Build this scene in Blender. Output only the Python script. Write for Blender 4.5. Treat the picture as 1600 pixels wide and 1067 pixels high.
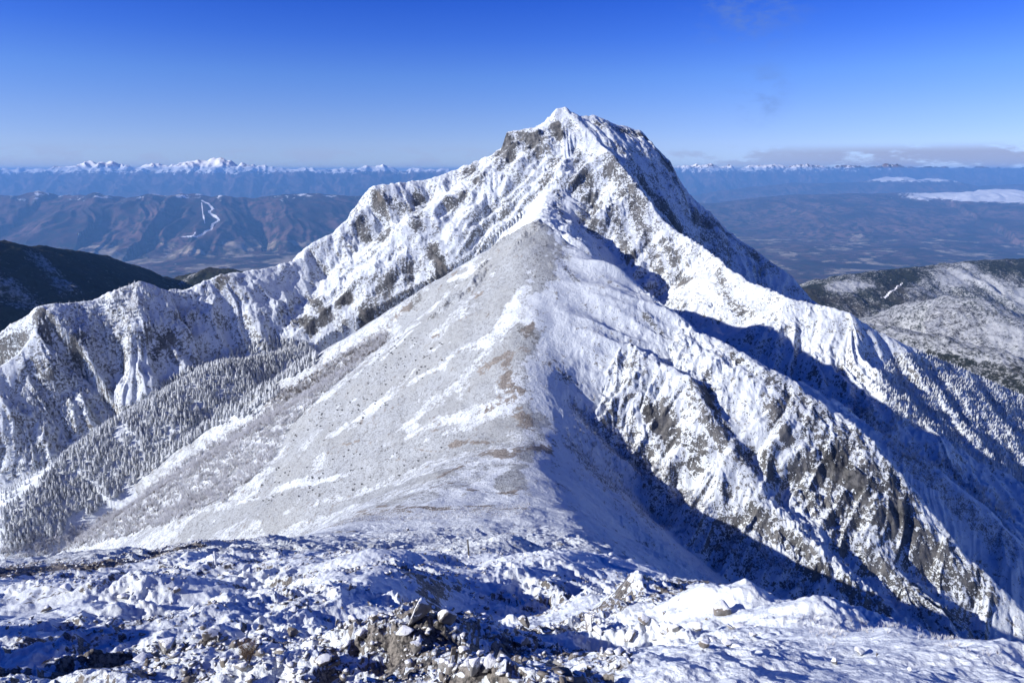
import bpy, math, random, sys, os
import numpy as np
C = bpy.context
for o in list(bpy.data.objects): bpy.data.objects.remove(o)
SC = C.scene
COL = SC.collection
R = math.radians
f4 = np.float32
QUICK = False

# ---------------------------------------------------------------- camera
PITCH = R(14.1); FPX = 1067.0; CU = 800.0; CV = 533.5
cam_d = bpy.data.cameras.new('camera'); cam_d.lens = 24.0; cam_d.sensor_width = 36.0
cam_d.clip_start = 0.1; cam_d.clip_end = 400000
cam = bpy.data.objects.new('camera', cam_d); COL.objects.link(cam)
cam.location = (0, 0, 0); cam.rotation_euler = (R(90) - PITCH, 0, 0)
SC.camera = cam

# ---------------------------------------------------------------- sun and sky
def P(u, v, D):
    """a landmark seen at bearing u, elevation v and D metres ahead, as a world point"""
    a = (u-CU)/FPX; b = (CV-v)/FPX
    Y = math.cos(PITCH) + math.sin(PITCH)*b; Z = -math.sin(PITCH) + math.cos(PITCH)*b
    return (a/Y*D, float(D), Z/Y*D)
SUN_AZ = R(-109)      # measured from the view direction (+Y), negative = left
SUN_EL = R(24)
sd = bpy.data.lights.new('sun', 'SUN'); sd.energy = 5.0; sd.angle = R(0.5); sd.color = (1.0, 0.98, 0.94)
sun = bpy.data.objects.new('sun', sd); COL.objects.link(sun)
sx, sy, sz = math.sin(SUN_AZ)*math.cos(SUN_EL), math.cos(SUN_AZ)*math.cos(SUN_EL), math.sin(SUN_EL)
from mathutils import Vector
sun.rotation_euler = Vector((sx, sy, sz)).to_track_quat('Z', 'Y').to_euler()
w = bpy.data.worlds.new('World'); SC.world = w; w.use_nodes = True
wn = w.node_tree; wn.nodes.clear(); WL = wn.links.new
def W_(t, **k):
    n = wn.nodes.new(t)
    for a_, b_ in k.items(): setattr(n, a_, b_)
    return n
def wmath(op, a, b=0.0, clamp=False):
    n = W_('ShaderNodeMath', operation=op, use_clamp=clamp)
    for i, q in ((0, a), (1, b)):
        if isinstance(q, (int, float)): n.inputs[i].default_value = q
        else: WL(q, n.inputs[i])
    return n.outputs[0]
wo = W_('ShaderNodeOutputWorld'); wb = W_('ShaderNodeBackground')
sk = W_('ShaderNodeTexSky', sky_type='NISHITA', sun_disc=False)
sk.sun_elevation = SUN_EL; sk.sun_rotation = SUN_AZ; sk.altitude = 2700; sk.air_density = 1.0
sk.dust_density = 0.2; sk.ozone_density = 3.0
# clear cold air: deeper and bluer overhead than the plain sky model gives
wtc = W_('ShaderNodeTexCoord'); wsp = W_('ShaderNodeSeparateXYZ'); WL(wtc.outputs['Generated'], wsp.inputs[0])
# below the level horizon the high viewpoint still sees clear air: keep the sky's lowest colour there
zc_ = wmath('MAXIMUM', wsp.outputs[2], 0.0); cmb = W_('ShaderNodeCombineXYZ'); WL(wsp.outputs[0], cmb.inputs[0]); WL(wsp.outputs[1], cmb.inputs[1]); WL(wmath('ADD', zc_, .006), cmb.inputs[2]); WL(cmb.outputs[0], sk.inputs['Vector'])
rp = W_('ShaderNodeValToRGB'); WL(wsp.outputs[2], rp.inputs[0]); RSC = 4.0
_st = [(0.0, (1.15, 1.3, 2.1)), (.035, (1.35, 1.4, 2.1)), (.07, (1.25, 1.38, 2.15)), (.122, (.95, 1.32, 2.35)), (.17, (.55, 1.02, 2.5)), (.225, (.28, .77, 2.5)), (.30, (.01, .42, 1.75)), (.8, (.0, .38, 1.7))]
while len(rp.color_ramp.elements) < len(_st): rp.color_ramp.elements.new(.5)
for e_, (p_, c_) in zip(rp.color_ramp.elements, _st): e_.position = p_; e_.color = tuple(q/RSC for q in c_)+(1,)
hs = W_('ShaderNodeVectorMath', operation='MULTIPLY'); WL(sk.outputs[0], hs.inputs[0]); WL(rp.outputs[0], hs.inputs[1])
hs2 = W_('ShaderNodeVectorMath', operation='SCALE'); WL(hs.outputs[0], hs2.inputs[0]); hs2.inputs['Scale'].default_value = RSC
# thin cloud banks low over the far horizon and a few wisps, placed by direction
wmp = W_('ShaderNodeMapping'); wmp.inputs['Scale'].default_value = (17, 17, 60); WL(wtc.outputs['Generated'], wmp.inputs[0])
cn = W_('ShaderNodeTexNoise'); cn.inputs['Scale'].default_value = 1.0; cn.inputs['Detail'].default_value = 7; cn.inputs['Roughness'].default_value = .62; WL(wmp.outputs[0], cn.inputs['Vector'])
def wband(z0, z1, z2, z3):
    a = W_('ShaderNodeMapRange', interpolation_type='SMOOTHSTEP'); b = W_('ShaderNodeMapRange', interpolation_type='SMOOTHSTEP')
    for n, p in ((a, (z0, z1, 0, 1)), (b, (z2, z3, 1, 0))):
        WL(wsp.outputs[2], n.inputs[0])
        for i, q in enumerate(p): n.inputs[i+1].default_value = q
    return wmath('MULTIPLY', a.outputs[0], b.outputs[0])
def wramp(v, a, b):
    n = W_('ShaderNodeMapRange', interpolation_type='SMOOTHSTEP'); WL(v, n.inputs[0]); n.inputs[1].default_value = a; n.inputs[2].default_value = b; return n.outputs[0]
side = wramp(wsp.outputs[0], .10, .50)
c1 = wmath('MULTIPLY', wband(-.012, .004, .020, .034), wmath('MULTIPLY', wramp(wmath('ADD', cn.outputs[0], wmath('MULTIPLY', side, .10)), .47, .60), wmath('ADD', wmath('MULTIPLY', side, .60), .42)), True)
def wisp(u, v, rx, rz, amt):
    d_ = Vector(P(u, v, 1.0)).normalized(); dist = W_('ShaderNodeVectorMath', operation='SUBTRACT'); WL(wtc.outputs['Generated'], dist.inputs[0]); dist.inputs[1].default_value = d_
    sc_ = W_('ShaderNodeVectorMath', operation='MULTIPLY'); WL(dist.outputs[0], sc_.inputs[0]); sc_.inputs[1].default_value = (1/rx, 1/rx, 1/rz)
    ln = W_('ShaderNodeVectorMath', operation='LENGTH'); WL(sc_.outputs[0], ln.inputs[0])
    wm2 = W_('ShaderNodeMapping'); wm2.inputs['Scale'].default_value = (16, 16, 34); WL(wtc.outputs['Generated'], wm2.inputs[0])
    nn = W_('ShaderNodeTexNoise'); nn.inputs['Scale'].default_value = 1.0; nn.inputs['Detail'].default_value = 6; nn.inputs['Roughness'].default_value = .65; WL(wm2.outputs[0], nn.inputs['Vector'])
    return wmath('MULTIPLY', wmath('MULTIPLY', wramp(ln.outputs['Value'], 1.0, .1), wramp(nn.outputs[0], .42, .66)), amt)
mixc = W_('ShaderNodeMix', data_type='RGBA'); WL(c1, mixc.inputs[0]); WL(hs2.outputs[0], mixc.inputs[6]); mixc.inputs[7].default_value = (5.9, 7.1, 11.0, 1)
mx2 = W_('ShaderNodeMix', data_type='RGBA'); WL(wmath('ADD', wisp(1185, 148, .055, .05, .6), wisp(1170, 5, .11, .07, .6)), mx2.inputs[0]); WL(mixc.outputs[2], mx2.inputs[6]); mx2.inputs[7].default_value = (2.3, 4.0, 9.0, 1)
wb.inputs['Strength'].default_value = 0.051
WL(mx2.outputs[2], wb.inputs[0]); WL(wb.outputs[0], wo.inputs[0])
SC.view_settings.view_transform = 'Standard'; SC.view_settings.look = 'None'
SC.view_settings.gamma = 1; SC.view_settings.exposure = 0.32

# ---------------------------------------------------------------- helpers
def ratio(v):
    b = (CV-v)/FPX
    return (-math.sin(PITCH)+math.cos(PITCH)*b)/(math.cos(PITCH)+math.sin(PITCH)*b)

_rng = np.random.RandomState(7)
_perm = _rng.permutation(1024).astype(np.int32); _perm = np.concatenate([_perm, _perm, _perm])
_ga = (_rng.rand(1024)*2*np.pi)
_gx = np.cos(_ga).astype(f4); _gy = np.sin(_ga).astype(f4)
_g3 = _rng.normal(size=(1024, 3)); _g3 = (_g3/np.linalg.norm(_g3, axis=1)[:, None]*1.4).astype(f4)
def noise2(x, y, seed=0):
    x = x.astype(f4)+f4(seed*17.37); y = y.astype(f4)+f4(seed*9.71)
    xf = np.floor(x); yf = np.floor(y)
    xi = xf.astype(np.int32) & 1023; yi = yf.astype(np.int32) & 1023
    fx = x-xf; fy = y-yf
    ux = fx*fx*fx*(fx*(fx*6-15)+10); uy = fy*fy*fy*(fy*(fy*6-15)+10)
    def g(ix, iy, dx, dy):
        h = _perm[_perm[ix]+iy]
        return _gx[h]*dx+_gy[h]*dy
    x1 = (xi+1) & 1023; y1 = (yi+1) & 1023
    a = g(xi, yi, fx, fy); b = g(x1, yi, fx-1, fy); c = g(xi, y1, fx, fy-1); d = g(x1, y1, fx-1, fy-1)
    return ((a+(b-a)*ux)+((c+(d-c)*ux)-(a+(b-a)*ux))*uy)*1.5
def noise3(x, y, z, seed=0):
    x = x.astype(f4)+f4(seed*17.37); y = y.astype(f4)+f4(seed*9.71); z = z.astype(f4)+f4(seed*5.3)
    xf = np.floor(x); yf = np.floor(y); zf = np.floor(z)
    xi = xf.astype(np.int32) & 1023; yi = yf.astype(np.int32) & 1023; zi = zf.astype(np.int32) & 1023
    fx = x-xf; fy = y-yf; fz = z-zf
    s = lambda t: t*t*t*(t*(t*6-15)+10)
    ux, uy, uz = s(fx), s(fy), s(fz)
    out = 0
    for dz in (0, 1):
        for dy in (0, 1):
            for dx in (0, 1):
                h = _perm[_perm[_perm[(xi+dx) & 1023]+((yi+dy) & 1023)]+((zi+dz) & 1023)]
                g = _g3[h]
                val = g[..., 0]*(fx-dx)+g[..., 1]*(fy-dy)+g[..., 2]*(fz-dz)
                out = out + val*(ux if dx else 1-ux)*(uy if dy else 1-uy)*(uz if dz else 1-uz)
    return out
def ridged(n): return 1-np.abs(n)*2        # about -0.6..1, sharp crests
def fbm(x, y, lam, octs, seed=0, rough=.5):
    s = 0; a = 1
    for k in range(octs):
        s = s + a*noise2(x/lam, y/lam, seed+k*3); lam *= .48; a *= rough
    return s
def smooth(a, b, x):
    t = np.clip((x-a)/(b-a), 0, 1); return t*t*(3-2*t)
def softplus(x, w): return w*np.logaddexp(0, x/w)

# ---------------------------------------------------------------- the shape of the land
# the near crest: profile of the ridge running away from the camera, over the col and up to the middle peak
_py = np.array([-120, -60, -20, 0, 5, 12, 30, 57, 100, 150, 190, 220, 250, 280, 300, 320, 360, 385, 400, 415, 440, 480, 540, 640])
_pz = np.array([70, 34, 10.2, -1.6, -4.3, -8.6, -19.2, -34.8, -59, -83, -94, -96.5, -94, -84, -76, -64.5, -47, -36, -27, -30, -36, -42, -59, -122])  # hidden saddle past the peak is raised to throw shadow on the face behind
_ey = np.array([-120, 0, 12, 30, 60, 110, 170, 210, 240, 280, 400, 640])
_xl = np.array([-60, -46, -48, -50, -53, -56, -44, -22, -8, 0, 0, 0])      # where the broad back starts to fall away, left
_xr = np.array([8, 8, 8.3, 8.8, 12, 18, 18, 11, 9, 10, 16, 16])
_ly = np.array([-120, 0, 12, 30, 60, 110, 170, 210, 240, 280, 330, 375, 400, 640])
_lx = np.array([-60, -46, -48, -50, -53, -56, -44, -22, -6, 2, 5, 8, 15, 12])
_sl = np.array([.5, .5, .5, .5, .5, .52, .54, .54, .55, .57, .63, .63])
_sy = np.array([-120, 0, 12, 30, 60, 110, 170, 210, 250, 280, 310, 350, 395, 430, 640])
_sr = np.array([.9, .7, .8, .9, .85, .8, .8, .8, .9, .85, .36, .2, .3, .9, .9])
_x2y = np.array([0, 200, 290, 305, 325, 365, 400, 640])       # second, steeper break on the right: the line of the north buttress
_x2x = np.array([150, 150, 122, 111, 95, 60, 17, 10])
def pch(x, xs, ys):        # smooth-ish interpolation
    xs = np.asarray(xs, float); ys = np.asarray(ys, float)
    h = np.diff(xs); dl = np.diff(ys)/h
    m = np.zeros_like(ys); m[1:-1] = np.where(dl[:-1]*dl[1:] > 0, 2*dl[:-1]*dl[1:]/(dl[:-1]+dl[1:]+1e-9), 0); m[0] = dl[0]; m[-1] = dl[-1]
    i = np.clip(np.searchsorted(xs, x)-1, 0, len(xs)-2)
    t = (x-xs[i])/h[i]; hh = h[i]
    r = ((2*t**3-3*t**2+1)*ys[i]+(t**3-2*t**2+t)*hh*m[i]+(-2*t**3+3*t**2)*ys[i+1]+(t**3-t**2)*hh*m[i+1])
    lo = x < xs[0]; r = np.where(lo, ys[0]+m[0]*(x-xs[0]), r)
    hi = x > xs[-1]; return np.where(hi, ys[-1]+m[-1]*(x-xs[-1]), r)
def spine(x, y):
    zc = pch(y, _py, _pz)
    xl = np.interp(y, _ly, _lx); xr = np.interp(y, _ey, _xr)
    sl = np.interp(y, _ey, _sl); sr = np.interp(y, _sy, _sr); x2 = np.interp(y, _x2y, _x2x)
    wd = np.clip(np.abs(y)*.06, .8, 4.5)
    wl = np.clip(np.abs(y)*.05, 3.5, 12)*(1-.65*smooth(230, 300, y))
    dl = softplus(xl-x, wl); dr = softplus(x-xr, wd)
    wob = 1+.12*noise2(y/40, x*0+3.1)
    tilt = (.012+.10*(1-smooth(18, 58, y)))*softplus(-x+2, 3)
    d2 = softplus(x-x2, 4)
    return zc - tilt - sl*dl*wob - sr*dr - 1.0*smooth(230, 300, y)*d2, dl, dr

# ridges: landmarks (bearing, elevation, distance) with the slope on each side, gully size
RIDGES = [
 # name, points, slope_left, slope_right, round, gully amp, gully width
 ('north_spur', [(905,182,785),(925,180,795),(965,195,812),(1000,205,825),(1030,235,832),(1050,270,836),(1085,310,838),(1130,350,834),(1180,390,826),(1230,430,812),(1272,468,796)], .9, .42, 3, 6, 30, .0075, 10.0, 30.0),
 ('summit_rib', [(885,170,780),(925,215,745),(962,245,715),(992,290,672),(1040,345,640),(1100,390,600),(1170,440,530),(1230,468,474),(1330,492,455),(1430,545,465),(1530,590,475),(1600,622,485),(1760,720,500)], .85, .58, 4, 20, 52, 0.0, 14.0, 28.0),
 ('east_arete', [(885,170,780),(898,205,766),(893,245,738),(868,285,704),(850,318,655),(838,352,580)], .55, .95, 4, 10, 30, .004),
 ('south_ridge', [(885,170,780),(868,178,778),(852,196,776),(835,200,775),(792,204,772),(783,235,772),(755,250,770),(700,270,760),(665,281,750),(620,286,735),(582,292,720),(572,322,712),(550,340,700),(520,364,690),(480,384,675),(468,402,660),(430,416,640),(385,426,620),(352,430,605),(300,451,590),(262,456,580),(240,446,570),(215,441,560),(150,470,545),(60,479,520),(50,520,505),(28,548,495),(0,572,485),(-120,640,470)], 1.15, 1.0, 2.5, 20, 46),
 ('north_buttress', [(845,342,400),(900,390,385),(970,440,365),(1030,480,346),(1100,515,326),(1170,550,308),(1240,597,293),(1300,642,282),(1370,702,270),(1430,762,260),(1480,832,250),(1530,890,243),(1585,938,236),(1660,1010,225)], .95, .8, 2, 9, 26),
 ('inner_rib', [(985,540,312),(1040,565,300),(1085,592,288),(1110,640,276),(1145,700,262),(1205,775,248),(1290,860,233),(1400,960,214)], .8, .8, 2, 7, 18),
 ('middle_rib', [(1090,530,318),(1165,590,298),(1210,625,288),(1265,720,268),(1310,815,250),(1400,905,230)], .8, .8, 2, 7, 18),
 ('valley_rib', [(1150,560,395),(1240,600,370),(1310,640,355),(1400,690,340),(1480,745,328),(1560,820,314),(1680,930,300)], .6, .75, 3, 6, 22),
 ('forest_rib', [(470,545,560),(395,565,525),(340,572,495),(280,612,465),(180,665,432),(100,722,405),(0,812,362),(-120,930,330)], .5, .55, 6, 4, 26),
]
def eval_ridges(x, y, h, ridges, kk, detail=True, seed=60, R0=55.0, wscale=1.0, warp=True):
    """raise the ground h to the given ridges; returns height and index of the ridge on top"""
    x = x.astype(f4); y = y.astype(f4); h = h.astype(f4)
    rid = np.full(x.shape, -1, np.int8); best = h.copy()
    wx, wy = x, y
    if warp:
        fade = smooth(40, 160, np.hypot(x, y)); L1 = 60*wscale; L2_ = 20*wscale
        wx = x + fade*wscale*(5*noise2(x/L1, y/L1, 51) + 2.0*noise2(x/L2_, y/L2_, 52))
        wy = y + fade*wscale*(5*noise2(x/L1, y/L1, 53) + 2.0*noise2(x/L2_, y/L2_, 54))
    for ri, rdg in enumerate(ridges):
        nm, pts, sL, sR, rd, ga, gw = rdg[:7]
        extra = rdg[7] if len(rdg) > 7 else 0.0; kc = rdg[8] if len(rdg) > 8 else 0.0; Lc = rdg[9] if len(rdg) > 9 else 1.0
        W = np.array([P(*p) for p in pts], f4)
        bd = np.full(x.shape, 1e14, f4); bz = np.zeros_like(bd); bx = np.zeros_like(bd); by = np.zeros_like(bd); bs = np.zeros_like(bd)
        for i in range(len(W)-1):
            ax, ay, az = W[i]; ex, ey, ez = W[i+1]-W[i]
            L2 = ex*ex+ey*ey; L = math.sqrt(L2)
            t = np.clip(((wx-ax)*ex+(wy-ay)*ey)/L2, 0, 1)
            dx = wx-(ax+t*ex); dy = wy-(ay+t*ey)
            d2 = dx*dx+dy*dy
            m = d2 < bd
            bd = np.where(m, d2, bd); bz = np.where(m, az+t*ez, bz); bx = np.where(m, dx, bx); by = np.where(m, dy, by)
            bs = np.where(m, (dx*ey-dy*ex)/L, bs)          # + = right of the walking direction
        d = np.sqrt(bd)+1e-3
        nx = bx/d; ny = by/d
        sr_ = sL+(sR-sL)*(.5+.5*np.clip(bs/d, -1, 1))
        hh = bz-sr_*(np.sqrt(d*d+rd*rd)-rd)-extra*np.maximum(0, d-20)**2-kc*(1-np.exp(-d/Lc))
        near_top = hh > h-ga*1.5-10*wscale
        if detail and ga and near_top.any():
            qx = (wx-bx)+nx*R0+gw*.22*noise2(wx/gw*1.1, wy/gw*1.1, seed+9+ri); qy = (wy-by)+ny*R0+gw*.22*noise2(wx/gw*1.1, wy/gw*1.1, seed+19+ri)
            a = np.minimum(1, d/(gw*.9))*(.55+.9*smooth(-.5, .5, noise2(wx/gw*.5, wy/gw*.5, seed+29+ri)))
            g = ridged(noise3(qx/gw, qy/gw, d/(gw*6), seed+ri))*.55
            g += ridged(noise3(qx/gw*2.2, qy/gw*2.2, d/(gw*4), seed+1+ri))*.30
            g += ridged(noise3(qx/gw*4.6, qy/gw*4.6, d/(gw*2.5), seed+2+ri))*.17
            g += ridged(noise3(qx/gw*9.5, qy/gw*9.5, d/(gw*1.2), seed+3+ri))*.08
            hh = hh + ga*a*(g-.45)
            hh = hh + ga*.12*noise2(wx/gw*4, wy/gw*4, seed+3+ri)*np.minimum(1, d/8+.25)
        m = hh > best
        rid = np.where(m, ri, rid).astype(np.int8); best = np.maximum(best, hh)
        h = kk*np.logaddexp(h/kk, hh/kk)
    return h, rid

# foreground mounds and hollows: bearing, elevation, distance, radius across, radius along, height
MOUNDS = [
 (680, 985, 10.5, 1.7, 1.2, .75), (585, 1010, 9.5, 1.5, 1.0, .35), (500, 1040, 8.3, 1.2, .8, .3), (300, 1030, 9.5, 1.6, 1.1, .5), (380, 1010, 10.5, 1.2, .9, .35),
 (905, 985, 11.5, 1.3, 1.0, .35), (1000, 925, 19, .8, 1.2, .55), (1085, 955, 14, 1.1, .9, .35), (1160, 962, 13, .45, .5, .34), (1175, 968, 12.8, 1.2, .6, .10), (1095, 962, 13.2, .4, .5, .26), (1265, 985, 11.0, 1.2, .7, .42),
 (1350, 1010, 9.0, 1.2, .8, .25), (1450, 1015, 8.4, 1.1, .7, .3), (1560, 1050, 7.2, 1.1, .8, .35), (1400, 1050, 7.4, 1.5, .8, .22),
 (250, 950, 16, 4.5, 2.4, -.9), (840, 955, 18, 3.4, 3.2, -.9), (110, 965, 15, 3.2, 2.0, -1.1), (450, 990, 12.5, 1.8, 1.2, -.8), (760, 915, 28, 5, 8, -3.0), (575, 900, 30, 3.2, 6, 1.5), (520, 1050, 8, 2.0, 1.2, -.5), (860, 1030, 8.6, 2.2, 1.4, -.6), (1010, 1030, 8.6, 1.0, .9, -.35), (960, 900, 34, 4, 6, -1.2),
 (700, 900, 36, 7, 3.5, .7), (480, 890, 40, 8, 4, .9), (300, 905, 34, 6, 3, .7), (100, 915, 36, 7, 4, .8), (860, 880, 44, 6, 5, .8), (700, 885, 46, 8, 3, -.8),
 (560, 925, 24, 4, 2.2, .8), (430, 930, 22, 3.5, 2, .5), (960, 905, 30, 4, 5, .5), (780, 850, 75, 5, 4, 1.3), (640, 845, 90, 10, 6, 1.2), (400, 855, 80, 14, 7, 1.5),
]
_MW = [(P(u, v, D)[0], float(D), a, b, hgt) for u, v, D, a, b, hgt in MOUNDS]
# unseen crags added beside and behind the viewer, sunward, to throw shadow across the foreground
_MW += [(-8.2, 4.6, 1.5, 1.2, 2.9), (-5.4, 2.6, 1.0, .8, 2.0), (-13, 8.5, 2.0, 1.6, 3.2), (-22, 15, 2.6, 2.2, 3.6), (-32, 22, 3.0, 3.0, 4.0), (-4.4, .4, 1.2, 1.0, 2.4)]
def near_detail(x, y, r):
    """snow drifts, lumps and half buried stones close to the camera"""
    h = 0
    for cx, cy, a, b, hgt in _MW:
        q = ((x-cx)/a)**2+((y-cy)/b)**2
        h = h + hgt*np.exp(-q*1.1)*(1+.35*noise2(x/a*1.3, y/b*1.3, int(cx*7) % 97))
    w = 1-smooth(110, 190, r)
    for lam, am, sd in ((14, 1.3, 80), (6.5, .85, 81), (3.1, .50, 82), (1.5, .30, 83), (.72, .17, 84), (.35, .10, 85), (.17, .055, 86), (.085, .026, 87)):
        f = 1-smooth(lam/.008, lam/.004, r)
        n = noise2(x/lam, y/lam, sd)
        if lam < 4: n = np.abs(n)*1.5-.35 if sd % 2 else .45-np.abs(n)*1.9
        patch = .35+.65*smooth(-.3, .5, noise2(x/5, y/5, 90)) if lam < 4 else 1
        smoothzone = 1-.85*smooth(4.5, 6.5, x/(.35*y+1)*1.0+0*x) if False else 1
        right = 1-.65*smooth(.42, .56, x/np.maximum(y, 1))*(lam < 3.5)*(r < 11.5)
        h = h + am*n*f*patch*right
    return h*w

def ridge_field(x, y, detail=True, fine=True):
    """height, which ridge it is, at plan positions x, y"""
    h, dl, dr = spine(x, y)
    x = x.astype(f4); y = y.astype(f4); r = np.hypot(x, y)
    near = smooth(60, 160, y)
    if detail:
        fr = noise2(y/34+x/300, x/260, 31)*2.2*smooth(4, 50, dl) + ridged(noise2(y/26+x/90, x/160, 33))*4.5*smooth(5, 50, dr)
        fr += ridged(noise2(y/11+x/60, x/70, 35))*1.8*smooth(5, 40, dr)
        fr += noise2(x/9, y/9, 36)*.5+noise2(x/23, y/23, 37)*1.1
        # the crest wanders and is edged with small scarps
        h = h + fr*near
    kmask = np.where(y < 90, .05, 2.0).astype(f4)
    h, rid = eval_ridges(x, y, h, RIDGES, kmask, detail)
    rough = np.array([.75, .95, .6, 1.0, .85, 1.0, 1.0, .45, .12, .10], f4)[rid]
    rough = np.where((rid < 0), .10+.22*smooth(2, 25, dr), rough)
    rough = rough*smooth(50, 140, r)
    if detail and fine:
        wgt = .55+.9*smooth(-.4, .6, noise2(x/45, y/45, 70))
        for lam, am, sd in ((22, 1.5, 71), (11, 1.15, 72), (5.5, .85, 73), (2.8, .5, 74), (1.5, .28, 75)):
            f = 1-smooth(lam/.0042, lam/.0021, r)
            n = noise2(x/lam, y/lam, sd)
            h = h + am*rough*wgt*(n if lam > 12 else ridged(n)-.4)*f
        h = h + near_detail(x, y, r)
    return h, rid, dl, dr, rough

def polar(r0, r1, nr, a0, a1, na, pw=1.0):
    rr = np.exp(np.linspace(math.log(r0), math.log(r1), nr))
    aa = np.linspace(a0, a1, na)
    A, Rr = np.meshgrid(aa, rr)
    return (Rr*np.sin(A)), (Rr*np.cos(A))
def grid_mesh(name, X, Y, Z, mat=None, kind='structure', attrs=None, smoothshade=True):
    nr, na = X.shape
    me = bpy.data.meshes.new(name)
    co = np.stack([X, Y, Z], -1).reshape(-1, 3).astype(f4)
    idx = np.arange(nr*na, dtype=np.int32).reshape(nr, na)
    q = np.stack([idx[:-1, :-1], idx[:-1, 1:], idx[1:, 1:], idx[1:, :-1]], -1).reshape(-1, 4)
    q = q[:, ::-1]
    me.vertices.add(len(co)); me.vertices.foreach_set('co', co.ravel())
    me.loops.add(q.size); me.loops.foreach_set('vertex_index', q.ravel())
    me.polygons.add(len(q)); me.polygons.foreach_set('loop_start', np.arange(0, q.size, 4, dtype=np.int32))
    me.update(calc_edges=True)
    if smoothshade: me.polygons.foreach_set('use_smooth', np.ones(len(q), bool))
    for k, v in (attrs or {}).items():
        at = me.attributes.new(k, 'FLOAT', 'POINT'); at.data.foreach_set('value', v.astype(f4).ravel())
    o = bpy.data.objects.new(name, me); COL.objects.link(o)
    if mat: me.materials.append(mat)
    if kind: o['kind'] = kind
    return o
from concurrent.futures import ThreadPoolExecutor
def par(fn, X, Y, n=24):
    parts = np.array_split(np.arange(X.shape[0]), n)
    with ThreadPoolExecutor(4) as ex:
        res = list(ex.map(lambda p: fn(X[p], Y[p]), [p for p in parts if len(p)]))
    return [np.concatenate([r[k] for r in res]) for k in range(len(res[0]))]

def ray_hits(uv, fn, r0, r1, n=1400):
    """where the line of sight to a landmark first meets the land"""
    uv = np.array(uv, float)
    a = (uv[:, 0]-CU)/FPX; b = (CV-uv[:, 1])/FPX
    Y = math.cos(PITCH)+math.sin(PITCH)*b; Z = -math.sin(PITCH)+math.cos(PITCH)*b
    D = np.exp(np.linspace(math.log(r0), math.log(r1), n))[None]
    X_ = (a/Y)[:, None]*D; Y_ = np.repeat(D, len(uv), 0); Z_ = (Z/Y)[:, None]*D
    G = fn(X_, Y_)
    below = Z_ < G
    i = np.argmax(below, 1); ok = below.any(1)
    k = np.arange(len(uv))
    return np.stack([X_[k, i], Y_[k, i], G[k, i]], -1), ok
#@@TEST_STOP

# ---------------------------------------------------------------- far country
HILLS = [
 ('left_hill', [(-260,372,1250),(-60,376,1500),(0,379,1600),(80,386,1850),(160,401,2150),(230,423,2450),(290,446,2750),(340,462,3000)], .5, .62, 25, 26, 170, ),
 ('left_spur', [(0,379,1600),(60,440,1450),(110,520,1300)], .5, .5, 25, 22, 120, ),
 ('small_hill', [(255,466,2500),(290,430,2450),(330,420,2400),(370,421,2400),(440,440,2500),(520,440,2800)], .45, .5, 20, 14, 110, ),
 ('right_back_hill', [(1200,470,2600),(1285,448,2700),(1340,430,2800),(1420,421,2900),(1500,411,3000),(1600,405,3050),(1760,400,3000)], .35, .42, 40, 26, 190, ),
 ('right_front_hill', [(1340,520,2050),(1390,495,2100),(1440,472,2100),(1480,462,2050),(1530,470,1950),(1580,500,1850),(1660,560,1700)], .4, .42, 40, 18, 150, ),
 ('right_low_hill', [(1270,505,1700),(1340,508,1600),(1400,515,1500),(1470,528,1400),(1560,550,1300),(1700,600,1200)], .35, .30, 30, 10, 90, ),
]
FAR = [
 ('wooded_range', [(-260,300,17500),(-80,300,17500),(0,307,17000),(30,304,17000),(62,298,17200),(100,306,17400),(140,307,17000),(158,301,17000),(200,311,17200),(232,303,17200),(262,309,17400),(282,303,17400),(320,309,17400),(345,306,17400),(400,311,17800),(450,305,18000),(500,302,18500),(540,306,19000),(600,308,19500),(680,320,20000)], .34, .36, 260, 330, 1500, ),
 ('alps_left', [(-260,270,36660),(-50,270,36660),(0,270,36660),(20,270,36660),(60,269,36660),(100,267,36660),(118,262,36660),(140,260,36660),(160,259,36660),(178,257,36660),(196,266,36660),(215,264,36660),(240,262,36660),(262,264,36660),(290,259,36660),(315,257,36660),(332,254,36660),(350,255,36660),(372,261,36660),(400,264,36660),(430,268,36660),(470,269,36660),(520,270,37440),(562,270,37440),(585,264,38220),(600,264,38220),(620,270,38220),(640,269,38220),(665,270,38220),(720,270,38220)], .42, .5, 200, 380, 2000, ),
 ('alps_right', [(1040,262,47000),(1060,264,47000),(1100,261,47000),(1150,264,47000),(1190,261,47000),(1230,264,47000),(1262,262,47000),(1300,266,47000),(1330,263,47000),(1360,266,47000),(1391,261,47000),(1420,266,47000),(1480,266,47000),(1560,266,47000),(1700,266,47000)], .42, .5, 250, 480, 2600, ),
 ('ridge_mid', [(1060,309,37000),(1120,300,36000),(1180,292,36000),(1240,286,36000),(1300,287,36000),(1340,286,36000),(1362,283,36000),(1395,277,36000),(1412,277,36000),(1440,282,36000),(1468,279,36000),(1490,283,36000),(1520,291,36000),(1560,290,36000),(1600,288,36000),(1760,286,36000)], .22, .3, 500, 260, 1900, ),
 ('plateau', [(1120,318,24500),(1200,308,24500),(1270,304,24500),(1330,303,24500),(1380,302.5,24500),(1450,302.5,24500),(1500,301,24000),(1540,297,23500),(1575,296,23500),(1592,301,23500),(1640,303,23500),(1760,303,23500)], .12, .115, 300, 150, 1500, ),
]
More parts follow.
